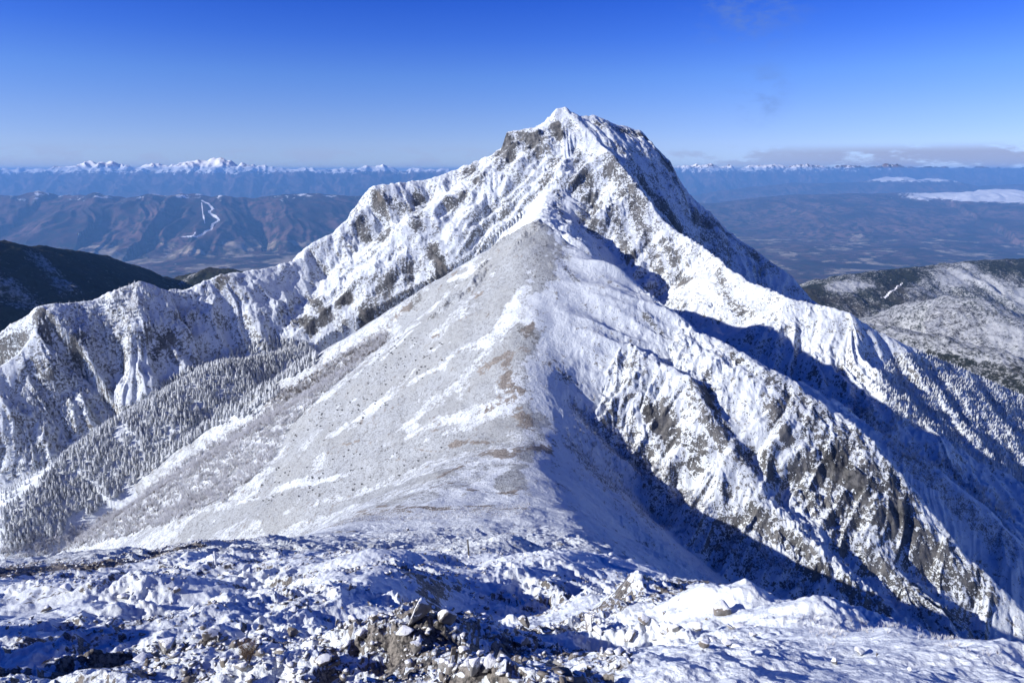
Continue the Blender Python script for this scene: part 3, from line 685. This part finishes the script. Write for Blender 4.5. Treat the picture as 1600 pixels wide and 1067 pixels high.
def conifer_material():
    m, nt, bs = new_mat('rimed_needles'); B = NB(nt); g = B.n('ShaderNodeNewGeometry')
    n1 = B.noise(.9, 5, .7, coord=g.outputs['Position']); n2 = B.noise(.05, 3, .6, coord=g.outputs['Position'])
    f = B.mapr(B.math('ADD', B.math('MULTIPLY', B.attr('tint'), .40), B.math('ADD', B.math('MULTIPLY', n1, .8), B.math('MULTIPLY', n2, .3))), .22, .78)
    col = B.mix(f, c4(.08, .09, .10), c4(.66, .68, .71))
    nt.links.new(col, bs.inputs['Base Color']); bs.inputs['Roughness'].default_value = .8
    return m
def shrub_material(name='rimed_twigs', dark=c4(.13, .10, .085), light=c4(.74, .74, .77), lo=.30, hi=.75):
    m, nt, bs = new_mat(name); B = NB(nt); g = B.n('ShaderNodeNewGeometry')
    n1 = B.noise(1.1, 4, .7, coord=g.outputs['Position']); n2 = B.noise(.06, 3, .6, coord=g.outputs['Position'])
    f = B.mapr(B.math('ADD', B.math('MULTIPLY', B.attr('tint'), .45), B.math('ADD', B.math('MULTIPLY', n1, .4), B.math('MULTIPLY', n2, .4))), lo, hi)
    nt.links.new(B.mix(f, dark, light), bs.inputs['Base Color']); bs.inputs['Roughness'].default_value = .85
    return m
def simple_material(name, c1, c2, scale=8):
    m, nt, bs = new_mat(name); B = NB(nt); n1 = B.noise(scale, 6, .7)
    nt.links.new(B.mix(B.mapr(n1, .3, .7), c1, c2), bs.inputs['Base Color']); bs.inputs['Roughness'].default_value = .8
    nt.links.new(B.bump(n1, .01, .6), bs.inputs['Normal'])
    return m
M_ROCK = rock_material(); M_ROCK2 = rock_material('rock_plated_with_snow', .30); M_CON = conifer_material(); M_SHR = shrub_material(); M_BARK = simple_material('bark', c4(.05, .042, .037), c4(.13, .11, .10))
M_DRY = shrub_material('dry_brown_twigs', c4(.055, .035, .022), c4(.20, .13, .08), .3, .9)
M_DWARF = shrub_material('dark_dwarf_pine_needles', c4(.02, .024, .02), c4(.42, .43, .44), .55, 1.15)
M_WOOD = simple_material('weathered_wood', c4(.10, .085, .07), c4(.26, .22, .18), 30)
M_ICE = simple_material('rime_crust', c4(.62, .64, .68), c4(.86, .87, .89), 20)
M_METAL = simple_material('dull_pole_metal', c4(.05, .045, .04), c4(.12, .11, .10), 30)

# ---------------------------------------------------------------- shapes
def hull(seed, n=16, flat=1.0, sub=False):
    rg = random.Random(seed); bm = bmesh.new()
    for _ in range(n):
        p = Vector((rg.gauss(0, 1), rg.gauss(0, 1), rg.gauss(0, 1))).normalized()
        q = rg.uniform(.75, 1.0); bm.verts.new((p.x*q*1.0, p.y*q*.8, p.z*q*.7*flat))
    r = bmesh.ops.convex_hull(bm, input=bm.verts)
    bmesh.ops.delete(bm, geom=[v for v in bm.verts if not v.link_faces], context='VERTS')
    if sub:
        bmesh.ops.bevel(bm, geom=list(bm.edges), offset=.055, segments=1, affect='EDGES', profile=.6)
        bmesh.ops.triangulate(bm, faces=bm.faces[:])
        bmesh.ops.subdivide_edges(bm, edges=bm.edges[:], cuts=2, use_grid_fill=True)
        bmesh.ops.triangulate(bm, faces=bm.faces[:])
        co = np.array([v.co[:] for v in bm.verts]); 
        d = noise3(co[:, 0]*2.2, co[:, 1]*2.2, co[:, 2]*2.2, seed)*.10+noise3(co[:, 0]*6, co[:, 1]*6, co[:, 2]*6, seed+1)*.04
        for v, k in zip(bm.verts, d): v.co *= 1+float(k)
    else: bmesh.ops.triangulate(bm, faces=bm.faces[:])
    V = np.array([v.co[:] for v in bm.verts]); bm.verts.index_update()
    F = np.array([[v.index for v in f.verts] for f in bm.faces]); bm.free()
    return V, F, np.zeros(len(V))
import bmesh
def conifer_arrays(seed, tiers=9, spikes=9):
    rg = random.Random(seed); V, F, T = [], [], []
    lean = (rg.uniform(-.03, .03), rg.uniform(-.03, .03))
    for k in range(tiers):
        t = k/(tiers-1); z = .10+.82*t; r0 = (.26*(1-t)**.8+.02)*rg.uniform(.8, 1.12); h = .16*(1-t)+.10
        a0 = rg.uniform(0, 6.28); c = len(V)
        V.append((lean[0]*z, lean[1]*z, z+h)); T.append(.75)
        n2 = spikes*2
        for j in range(n2):
            a = a0+j*math.pi*2/n2; q = r0*(rg.uniform(.8, 1.25) if j % 2 == 0 else rg.uniform(.45, .65))
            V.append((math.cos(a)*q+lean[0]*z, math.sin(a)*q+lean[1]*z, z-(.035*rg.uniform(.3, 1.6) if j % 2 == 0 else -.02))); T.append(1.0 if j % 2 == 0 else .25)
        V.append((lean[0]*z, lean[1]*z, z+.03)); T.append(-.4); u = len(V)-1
        for j in range(n2):
            a, b = c+1+j, c+1+(j+1) % n2
            F.append((c, a, b)); F.append((u, b, a))
    return np.array(V), np.array(F), np.array(T)
def tube(V, F, T, p, q, r0, r1, t0, t1, sides=3):
    p = Vector(p); q = Vector(q); d = (q-p).normalized(); a = d.orthogonal().normalized(); b = d.cross(a); c = len(V)
    for (o, r, t) in ((p, r0, t0), (q, r1, t1)):
        for k in range(sides):
            w_ = o+a*math.cos(k*6.2832/sides)*r+b*math.sin(k*6.2832/sides)*r; V.append(tuple(w_)); T.append(t)
    for k in range(sides):
        k2 = (k+1) % sides
        F.append((c+k, c+k2, c+sides+k2)); F.append((c+k, c+sides+k2, c+sides+k))
def shrub_arrays(seed, stems=4, br=5, tw=3, lean=.35, thick=1.0):
    rg = random.Random(seed); V, F, T = [], [], []
    for s_ in range(stems):
        a = rg.uniform(0, 6.28); top = Vector((math.cos(a)*rg.uniform(.12, .4)+lean*.3, math.sin(a)*rg.uniform(.12, .4), rg.uniform(.5, .75)))
        b0 = Vector((math.cos(a)*.03, math.sin(a)*.03, -.05)); mid = (b0+top)/2+Vector((rg.uniform(-.06, .06), rg.uniform(-.06, .06), .03))
        tube(V, F, T, b0, mid, .022*thick, .017*thick, .0, .15); tube(V, F, T, mid, top, .017*thick, .011*thick, .15, .5)
        for i in range(br):
            t = rg.uniform(.35, 1.0); p = mid.lerp(top, max(0, t*2-1)) if t > .5 else b0.lerp(mid, t*2)
            aa = rg.uniform(0, 6.28); q = p+Vector((math.cos(aa)*.2, math.sin(aa)*.2, rg.uniform(.12, .28)))
            tube(V, F, T, p, q, .011*thick, .007*thick, .4, .8)
            for j in range(tw):
                p2 = p.lerp(q, rg.uniform(.3, 1)); q2 = p2+Vector((rg.uniform(-.14, .14), rg.uniform(-.14, .14), rg.uniform(.03, .18)))
                tube(V, F, T, p2, q2, .008*thick, .004*thick, .8, 1.1)
    return np.array(V), np.array(F), np.array(T)
def trunk_arrays(seed):
    V, F, T = [], [], []; tube(V, F, T, (0, 0, -.06), (0, 0, .45), .022, .014, 0, 0, 6); tube(V, F, T, (0, 0, .45), (0, 0, .97), .014, .004, 0, 0, 6)
    return np.array(V), np.array(F), np.array(T)

# ---------------------------------------------------------------- conifers on the left spur and beyond
FOREST = [(430,600),(500,572),(480,535),(430,530),(370,545),(300,575),(240,610),(170,655),(110,705),(50,765),(0,800),(0,868),(90,838),(200,765),(270,712),(330,668),(400,650),(440,615)]
cp = scatter(FOREST, 250, 640, -480, -60, 6800, 3)
cp = cp[noise2(cp[:, 0]/16, cp[:, 1]/16, 400) > -.62]
if len(cp) > 1:
    uu, vv = project(cp); dist = np.linalg.norm(cp, axis=1); rg = np.random.RandomState(9)
    hgt = rg.uniform(2.3, 5.8, len(cp))*(1+.25*np.clip(noise2(cp[:, 0]/25, cp[:, 1]/25, 401), -1, 1)); big = np.argsort(-(hgt/dist))
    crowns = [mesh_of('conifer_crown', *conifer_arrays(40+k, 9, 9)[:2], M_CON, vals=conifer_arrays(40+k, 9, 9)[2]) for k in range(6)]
    trunks = [mesh_of('conifer_trunk', *trunk_arrays(0)[:2], M_BARK, vals=None)]
    for k in big[:300]:
        o = link('frosted_conifer', None, tuple(cp[k]), (0, 0, rnd.uniform(0, 6.28)), (hgt[k], hgt[k], hgt[k]),
                 'narrow conifer white with rime, one of the dense stand on the spur at lower left', 'conifer', 'frosted conifers on the left spur')
        link('crown', crowns[int(k) % 6], parent=o); link('trunk', trunks[0], parent=o)
    rest = big[300:]
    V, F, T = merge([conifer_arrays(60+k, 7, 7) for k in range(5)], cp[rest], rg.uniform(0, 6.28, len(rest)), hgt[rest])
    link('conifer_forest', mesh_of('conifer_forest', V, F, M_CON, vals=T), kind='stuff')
def stand(name, poly, box, n, seed, h0, h1, mat, arrs, kind='stuff'):
    p = scatter(poly, *box, n, seed)
    if len(p) < 2: print('EMPTY', name); return None
    rg = np.random.RandomState(seed); hh = rg.uniform(h0, h1, len(p))
    V, F, T = merge(arrs, p, rg.uniform(0, 6.28, len(p)), hh)
    return link(name, mesh_of(name, V, F, mat, vals=T), kind=kind)
small_con = [conifer_arrays(80+k, 5, 6) for k in range(5)]
stand('right_slope_forest', [(1395,560),(1440,548),(1600,620),(1640,800),(1560,770),(1480,715),(1400,660),(1360,600)], (380, 700, 180, 560), 8500, 21, 1.9, 3.4, M_CON, small_con)
stand('ridge_forest', [(60,482),(150,472),(215,443),(262,458),(330,455),(300,500),(240,540),(170,560),(120,600),(60,640),(20,640),(60,560)], (380, 640, -480, -180), 900, 22, 2.5, 5, M_CON, small_con)
stand('wall_foot_forest', [(0,640),(120,600),(200,640),(150,690),(60,740),(0,800)], (300, 600, -480, -200), 500, 23, 2.5, 4.5, M_CON, small_con)

# ---------------------------------------------------------------- rime covered shrubs
SHRUBS = [(0,845),(110,830),(200,790),(260,740),(330,695),(400,655),(440,615),(520,560),(600,522),(608,532),(560,570),(500,620),(450,670),(420,725),(350,785),(260,820),(150,852),(0,885)]
sp = scatter(SHRUBS, 120, 440, -420, -40, 4200, 31)
shv = [shrub_arrays(100+k) for k in range(6)]
if len(sp) > 1:
    rg = np.random.RandomState(4); hh = rg.uniform(2.0, 4.2, len(sp)); dist = np.linalg.norm(sp, axis=1); big = np.argsort(-(hh/dist))
    sm = [mesh_of('rimed_shrub', a[0], a[1], M_SHR, vals=a[2]) for a in shv]
    for k in big[:300]:
        link('frosted_shrub', sm[int(k) % 6], tuple(sp[k]), (0, 0, rnd.uniform(0, 6.28)), float(hh[k]), 'bare many-stemmed shrub furred white with rime in the band along the gully at lower left', 'shrub', 'frosted shrubs along the left gully')
    rest = big[300:]
    V, F, T = merge([shrub_arrays(120+k, 3, 5, 2, thick=1.3) for k in range(5)], sp[rest], rg.uniform(0, 6.28, len(rest)), hh[rest])
    link('frosted_thicket', mesh_of('frosted_thicket', V, F, M_SHR, vals=T), kind='stuff')
tw = [shrub_arrays(140+k, 3, 4, 2, thick=1.8) for k in range(5)]
stand('brown_thicket', [(615,512),(560,545),(500,580),(430,618),(440,632),(520,590),(600,540)], (300, 460, -260, -40), 500, 33, 1.6, 3.0, shrub_material('bare_brown_twigs', c4(.10, .075, .06), c4(.40, .38, .37), .5, 1.0), tw)
stand('valley_scrub', [(1330,630),(1400,655),(1480,720),(1580,790),(1600,900),(1540,860),(1440,760),(1370,680)], (330, 620, 150, 520), 1100, 34, 2.0, 4.0, M_SHR, tw)
stand('shaded_scrub', [(900,620),(980,680),(1100,790),(1250,900),(1180,900),(1040,830),(960,760),(880,700)], (150, 300, 10, 200), 700, 35, .8, 1.8, M_SHR, tw)
stand('face_scrub', [(1230,480),(1320,495),(1420,550),(1400,600),(1340,620),(1250,560),(1160,500)], (480, 760, 180, 420), 1500, 36, 1.2, 2.6, M_SHR, tw)

# dwarf pines dotted over the smooth slope
DW = [(610,530),(560,580),(500,640),(450,690),(520,690),(600,640),(660,600),(700,560),(690,520)]
dp = scatter(DW, 180, 400, -160, -20, 130, 41)
DW2 = [(430,720),(640,690),(700,700),(600,760),(430,790),(360,800)]
dp = np.concatenate([dp, scatter(DW2, 120, 330, -160, -20, 70, 42)])
dm = []
for k in range(4):
    a = shrub_arrays(160+k, 6, 6, 3, 0, 2.6); V_ = a[0].copy(); V_[:, 2] *= .55; dm.append(mesh_of('dwarf_pine', V_, a[1], M_DWARF, vals=a[2]))
for k, p in enumerate(dp):
    link('dwarf_pine', dm[k % 4], tuple(p), (0, 0, rnd.uniform(0, 6.28)), rnd.uniform(.7, 1.5), 'small dark dwarf pine clump dotting the smooth grey-white slope left of the path', 'dwarf pine', 'dwarf pines on the smooth slope')
print('plants', time.time()-_t)

# ---------------------------------------------------------------- rocks
big_rocks = [mesh_of('rock', *hull(300+k, 9+k % 4, .95, True)[:2], M_ROCK) for k in range(12)]
# bearing, elevation of the foot, width, height (landmark units), variant, yaw, tilt, label
NAMED = [
 (655, 985, 52, 60, 4, .3, .3, 'tall pale pointed rock plated with snow, highest of the outcrop at the bottom centre'),
 (700, 985, 40, 44, 9, 1.2, -.2, 'dark snow-crusted rock leaning behind the tall pale pointed rock'),
 (630, 992, 34, 20, 5, .2, 0, 'flat brown slab at the foot of the tall pale pointed rock'),
 (647, 1022, 28, 30, 6, 2.0, .4, 'hook-shaped tan rock with a snow-filled notch below the outcrop'),
 (568, 1000, 28, 18, 1, .4, 0, 'squarish tan block at the end of the sunlit snow ramp'),
 (527, 978, 14, 13, 4, .9, .2, 'small dark round-topped stone on the crest of the sunlit snow ramp'),
 (550, 972, 18, 16, 7, 2.2, .2, 'brown triangular stone behind the sunlit snow ramp'),
 (585, 972, 16, 16, 9, 1.2, .2, 'dark brown angular stone beside the brown triangular stone'),
 (503, 1040, 30, 24, 8, .5, .3, 'grey wedge of rock in the shaded hollow below the sunlit ramp'),
 (738, 1058, 30, 40, 2, .1, 0, 'pale grey upright block at the bottom edge, squarest of the rocks there'),
 (733, 1042, 26, 18, 10, 1.4, .2, 'rounded tan rock just behind the pale upright block'),
 (765, 1046, 36, 20, 11, 2.6, 0, 'long snow-topped tan rock right of the pale upright block'),
 (724, 1022, 20, 18, 1, 1.9, .5, 'pale pyramid-shaped stone beside the wooden stake'),
 (751, 1026, 16, 11, 3, .7, .1, 'small brown lump of rock right of the pale pyramid stone'),
 (812, 1010, 32, 20, 6, 1.1, 0, 'blocky dark boulder in full shade right of the outcrop'),
 (818, 984, 30, 24, 9, .2, .3, 'dark ribbed boulder above the shaded rubble'),
 (855, 990, 26, 14, 5, 2.8, .1, 'low grey slab sloping into the shaded rubble'),
 (925, 985, 34, 30, 4, 1.4, .3, 'dark boulder with snow streaks facing the central snow patch'),
 (985, 1006, 24, 26, 0, 2.1, .4, 'reddish-brown wedge of rock standing in shaded snow right of centre'),
 (1008, 978, 26, 18, 7, .8, .1, 'rounded grey rock half in sun at the left end of the stone pile'),
 (1056, 990, 16, 20, 2, 1.7, 0, 'upright cream-coloured stone in the sunlit stone pile'),
 (1038, 990, 16, 11, 10, .3, 0, 'flat cream stone touching the upright cream-coloured stone'),
 (1090, 985, 22, 20, 8, 1.2, .2, 'cream block at the foot of the big snow mound'),
 (1130, 962, 40, 22, 11, .2, .1, 'long grey slab jutting from below the peak of the big snow mound'),
 (1141, 982, 14, 16, 5, 2.0, .3, 'dark angular stone under the long grey slab'),
 (1102, 1013, 22, 12, 3, .5, 0, 'tan stone lying alone on the sunlit snow below the stone pile'),
 (1136, 1010, 22, 9, 6, 2.4, 0, 'flat brown stone tilted up on the sunlit snow'),
 (1179, 998, 18, 10, 9, 1.0, 0, 'grey-brown stone at the right end of the stone pile'),
 (1345, 1024, 18, 12, 7, .7, .2, 'rust-brown stone with a pointed arm poking from the smooth snow mound'),
 (1372, 1026, 8, 6, 4, .2, 0, 'tiny olive-brown stone right of the rust-brown stone'),
 (1307, 1038, 14, 14, 1, .4, 0, 'yellowish-brown stone at the left foot of the smooth snow mound'),
 (1422, 1048, 8, 6, 8, 1.3, 0, 'small rusty stone lowest on the smooth snow mound'),
 (255, 1022, 36, 26, 2, .8, .2, 'large dark rounded boulder with a brown underside at lower left'),
 (215, 1035, 26, 12, 5, 1.9, 0, 'long low rock crusted with snow left of the large rounded boulder'),
 (330, 1000, 30, 22, 10, .3, .4, 'grey ridge-backed rock lit along its top at lower left'),
 (350, 1042, 20, 16, 3, 2.5, 0, 'grey block under the ridge-backed rock'),
 (455, 995, 22, 20, 6, 1.0, .2, 'black rock in the deep shade of the hollow'),
 (100, 928, 22, 13, 9, .4, .1, 'dark snow-capped boulder on the stony slope at far left'),
 (70, 957, 18, 11, 0, 1.8, .1, 'dark rock with a short shadow left of the lower slope'),
 (190, 938, 18, 10, 7, 2.3, .1, 'dark two-pointed rock in the sunlit snow at left'),
 (275, 926, 14, 9, 11, .9, 0, 'black stone with a snow cap right of the two-pointed rock'),
 (548, 925, 14, 11, 4, .6, .1, 'round stone with a white cap standing in the broad shadow'),
 (520, 928, 16, 9, 8, 1.6, 0, 'low snow-capped stone left of the round capped stone in the shadow'),
 (311, 848, 9, 7, 10, 1.1, 0, 'lone dark rock on the lip of the brown gravel band'),
 (636, 829, 8, 6, 2, .2, 0, 'pale boulder perched on the stony rise left of the trail pole'),
]
fp, ok = ray_hits([(a[0], a[1]) for a in NAMED], rf_h, 2.5, 400, 3000)
for (u, v, wpx, hpx, var, yaw, tilt, lab), p, k in zip(NAMED, fp, ok):
    if not k: continue
    d = np.linalg.norm(p); wm = wpx*d/FPX; hm_ = hpx*d/FPX
    ob_ = link('rock', big_rocks[var], (p[0], p[1]+wm*.2, p[2]+hm_*.25), (tilt, tilt*.8, yaw), (wm*.52, wm*.55, hm_*.80), lab, 'rock')
    if 'snow' in lab or 'pale' in lab: ob_.material_slots[0].link = 'OBJECT'; ob_.material_slots[0].material = M_ROCK2
SHORTS = ['tall pale pointed rock','dark snow-crusted leaning rock','flat brown slab','hook-shaped tan rock','squarish tan block','dark round-topped stone','brown triangular stone','dark brown angular stone','grey wedge in the hollow','pale upright block','rounded tan rock','long snow-topped tan rock','pale pyramid stone','brown lump of rock','blocky dark boulder','dark ribbed boulder','low grey slab','snow-streaked dark boulder','reddish-brown wedge','rounded half-sunlit rock','upright cream stone','flat cream stone','cream block','long grey slab','dark stone under the grey slab','lone tan stone','tilted flat brown stone','grey-brown end stone','rust-brown stone','tiny olive stone','yellowish-brown stone','small rusty stone','large rounded boulder','long low crusted rock','grey ridge-backed rock','grey block at lower left','black rock in deep shade','snow-capped boulder at far left','dark rock left of the slope','dark two-pointed rock','black snow-capped stone','round white-capped stone','low snow-capped stone','lone rock on the gravel lip','pale perched boulder']
_KP = np.array([p_ for p_, k_ in zip(fp, ok) if k_]); _KS = [q_ for q_, k_ in zip(SHORTS, ok) if k_]
ORD = ['nearest', 'second nearest', 'third nearest', 'fourth nearest', 'fifth nearest']
GROUPS = [
 ([(260,975),(420,960),(640,940),(900,950),(980,1000),(960,1067),(240,1067)], (4.5, 17, -9, 5), 120, .05, .20, 'angular grey-brown stone among the shaded rubble in front of the outcrop', 'loose stones of the shaded rubble'),
 ([(1010,960),(1110,955),(1220,975),(1200,1020),(1100,1030),(1000,1000)], (7, 16, 1.5, 7), 28, .05, .14, 'cream to grey stone in the sunlit stone pile below the big snow mound', 'stones of the sunlit pile'),
 ([(0,900),(300,880),(560,900),(620,950),(300,960),(0,980)], (10, 60, -44, -2), 90, .10, .34, 'dark stone half buried in snow on the open slope at left', 'dark stones on the left slope'),
 ([(880,880),(1000,900),(1080,930),(1040,960),(900,930)], (12, 60, 1, 14), 40, .08, .25, 'dark stone on the shaded slope behind the small snow peak right of centre', 'stones behind the small snow peak'),
]
loose = []
for gi, (poly, box, n, s0, s1, lab, grp) in enumerate(GROUPS):
    for p in scatter(poly, *box, n, 500+gi):
        dd_ = np.linalg.norm(_KP-p, axis=1); i = int(np.argmin(dd_)); loose.append([i, float(dd_[i]), p, s0*(s1/s0)**(rnd.random()**1.6), lab, grp])
loose.sort(key=lambda q: (q[0], q[1])); _n = {}
for i, dist_, p, s_, lab, grp in loose:
    k = _n.get(i, 0); _n[i] = k+1
    own = 'loose stone %s to the %s' % (ORD[k], _KS[i]) if k < 5 else lab
    link('stone', big_rocks[rnd.randrange(12)], (p[0], p[1], p[2]+s_*.10), (rnd.uniform(-.4, .4), rnd.uniform(-.4, .4), rnd.uniform(0, 6.28)), (s_*rnd.uniform(.8, 1.3), s_*rnd.uniform(.7, 1.1), s_*rnd.uniform(.45, .9)), own, 'stone', grp)
hv_ = [hull(400+k, 9) for k in range(10)]
def pebbles(name, poly, box, n, seed, s0, s1, keep=None):
    p = scatter(poly, *box, n, seed); rg = np.random.RandomState(seed)
    if keep is not None: p = p[keep(p)]
    s_ = s0*(s1/s0)**(rg.rand(len(p))**2.2)
    sc3 = np.stack([s_*rg.uniform(.8, 1.4, len(p)), s_*rg.uniform(.7, 1.2, len(p)), s_*rg.uniform(.5, 1.1, len(p))], -1)
    p = p.copy(); p[:, 2] += s_*.12
    V, F, T = merge(hv_, p, rg.uniform(0, 6.28, len(p)), sc3)
    link(name, mesh_of(name, V, F, M_ROCK), kind='stuff')
clump = lambda lam, lo, sd: (lambda p: (noise2(p[:, 0]/lam, p[:, 1]/lam, sd)+.5*noise2(p[:, 0]/lam*3, p[:, 1]/lam*3, sd+1)) > lo)
pebbles('rubble', [(240,960),(420,950),(640,930),(900,945),(1000,990),(980,1075),(220,1075)], (4, 18, -9, 5), 9000, 61, .025, .14, clump(1.2, -.25, 240))
pebbles('slope_stones', [(0,880),(300,862),(560,850),(800,860),(1000,900),(1080,960),(700,960),(0,1067)], (6, 75, -60, 16), 12000, 62, .04, .22, clump(4, -.05, 242))
pebbles('gravel_band', [(0,884),(90,874),(180,862),(300,842),(400,822),(560,796),(830,786),(830,806),(560,815),(400,846),(300,862),(90,896),(0,904)], (45, 200, -62, 15), 7000, 63, .10, .32)
pebbles('stony_rise', [(560,830),(860,812),(900,850),(760,880),(560,860)], (50, 150, -40, 20), 3500, 64, .08, .26, clump(9, -.2, 246))
print('rocks', time.time()-_t)

# ---------------------------------------------------------------- trail markers, dry bush, grass
(pp, qq, ss, bb), ok = ray_hits([(733, 871), (337, 882), (708, 1041), (388, 1035)], rf_h, 2.5, 300, 4000)
def rod(name, mat, p, q, r0, r1, parent, sides=10):
    V, F, T = [], [], []; tube(V, F, T, p, q, r0, r1, 0, 0, sides)
    V.append(tuple(q)); T.append(0); c = len(V)-1
    for k in range(sides): F.append((c, c-sides+k, c-sides+(k+1) % sides))
    return link(name, mesh_of(name, V, F, mat, smoothf=False), parent=parent)
d = np.linalg.norm(pp); H_ = 31*d/FPX; W1 = d/FPX
t = link('trail_pole', None, tuple(pp), (0, 0, 0), 1.0, 'thin dark upright trail pole standing alone in the sunlit snow below the col', 'pole')
rod('shaft', M_METAL, (0, 0, -.2), (-H_*.06, 0, H_), W1*1.3, W1*1.1, t)
rod('cap', M_ICE, (-H_*.06, 0, H_), (-H_*.062, 0, H_+W1*1.5), W1*1.5, W1*1.0, t)
rod('foot_sleeve', M_ICE, (0, 0, -.1), (-H_*.006, 0, H_*.13), W1*2.1, W1*1.7, t)
d = np.linalg.norm(qq); H_ = 20*d/FPX; W1 = d/FPX
t = link('rope_post', None, tuple(qq), (0, 0, 0), 1.0, 'short rime-white post with a rope sloping down to its right', 'post')
rod('post', M_ICE, (0, 0, -.2), (0, 0, H_), W1*1.4, W1*1.2, t)
V, F, T = [], [], []; last = Vector((0, 0, H_*.95)); 
z_end = height([(qq[0]+22*W1, qq[1]-.6*W1)])[0]-qq[2]
for k in range(1, 9):
    f = k/8; p_ = Vector((22*W1*f, -.6*W1*f, H_*.95*(1-f)+z_end*f-math.sin(f*3.14)*W1*1.2)); tube(V, F, T, last, p_, W1*.55, W1*.55, 0, 0, 6); last = p_
link('rope', mesh_of('rope', V, F, M_ICE), parent=t)
d = np.linalg.norm(ss); W1 = d/FPX
t = link('wooden_stake', None, tuple(ss), (0, 0, .3), 1.0, 'weathered split wooden stake leaning in the rubble, streaked with snow', 'stake')
def plank(name, mat, x0, x1, y0, y1, z0, z1, sh, parent, sd=0):
    bm = bmesh.new(); rg = random.Random(sd); rows = 6; vs = []
    for k in range(rows+1):
        f = k/rows; z = z0+(z1-z0)*f; j = [rg.uniform(-.12, .12)*(x1-x0) for _ in range(4)]
        vs.append([bm.verts.new((x0+sh*f+j[0], y0, z)), bm.verts.new((x1+sh*f+j[1], y0, z+(.06*(z1-z0) if k == rows else 0))), bm.verts.new((x1+sh*f+j[2], y1, z)), bm.verts.new((x0+sh*f+j[3], y1, z))])
    for k in range(rows):
        for i in range(4): bm.faces.new((vs[k][i], vs[k][(i+1) % 4], vs[k+1][(i+1) % 4], vs[k+1][i]))
    bm.faces.new(vs[-1]); bm.faces.new(vs[0][::-1])
    me = bpy.data.meshes.new(name); bm.to_mesh(me); bm.free(); me.materials.append(mat); return link(name, me, parent=parent)
plank('board', M_WOOD, -6*W1, 0, -2*W1, 2*W1, -5*W1, 30*W1, 5*W1, t, 1)
plank('splinter', M_WOOD, 1*W1, 4*W1, -1.5*W1, 1.5*W1, -5*W1, 22*W1, 4*W1, t, 2)
plank('snow_crust', M_ICE, -5*W1, -1*W1, -3.2*W1, -2.1*W1, 2*W1, 20*W1, 3*W1, t, 3)
a = shrub_arrays(777, 26, 6, 3, 0, .45); d = np.linalg.norm(bb)
link('dead_bush', mesh_of('dead_bush', a[0], a[1], M_DRY, vals=a[2]), tuple(bb), (0, 0, .3), 36*d/FPX, 'dry brown bush of fine bare twigs in the shaded hollow at lower left', 'bush')
def grass(name, poly, box, n, seed, h0, h1, mat):
    p = scatter(poly, *box, n, seed); rg = np.random.RandomState(seed)
    av = []
    for k in range(4):
        r2 = random.Random(seed+k); V, F, T = [], [], []
        for j in range(9):
            a_ = r2.uniform(0, 6.28); l_ = r2.uniform(.1, .5); tube(V, F, T, (math.cos(a_)*.05, math.sin(a_)*.05, -.1), (math.cos(a_)*l_, math.sin(a_)*l_, r2.uniform(.5, 1)), .035, .015, .3, 1.1)
        av.append((np.array(V), np.array(F), np.array(T)))
    V, F, T = merge(av, p, rg.uniform(0, 6.28, len(p)), rg.uniform(h0, h1, len(p)))
    link(name, mesh_of(name, V, F, mat, vals=T), kind='stuff')
M_GR = shrub_material('frosted_grass_blades', c4(.22, .17, .10), c4(.80, .80, .82), .35, .8)
grass('frosted_grass', [(1200,955),(1330,965),(1440,985),(1500,1000),(1560,1020),(1600,1050),(1560,1035),(1440,1000),(1330,985),(1290,1030),(1260,980)], (5, 16, 3, 9), 420, 71, .03, .10, M_GR)
print('all', time.time()-_t)
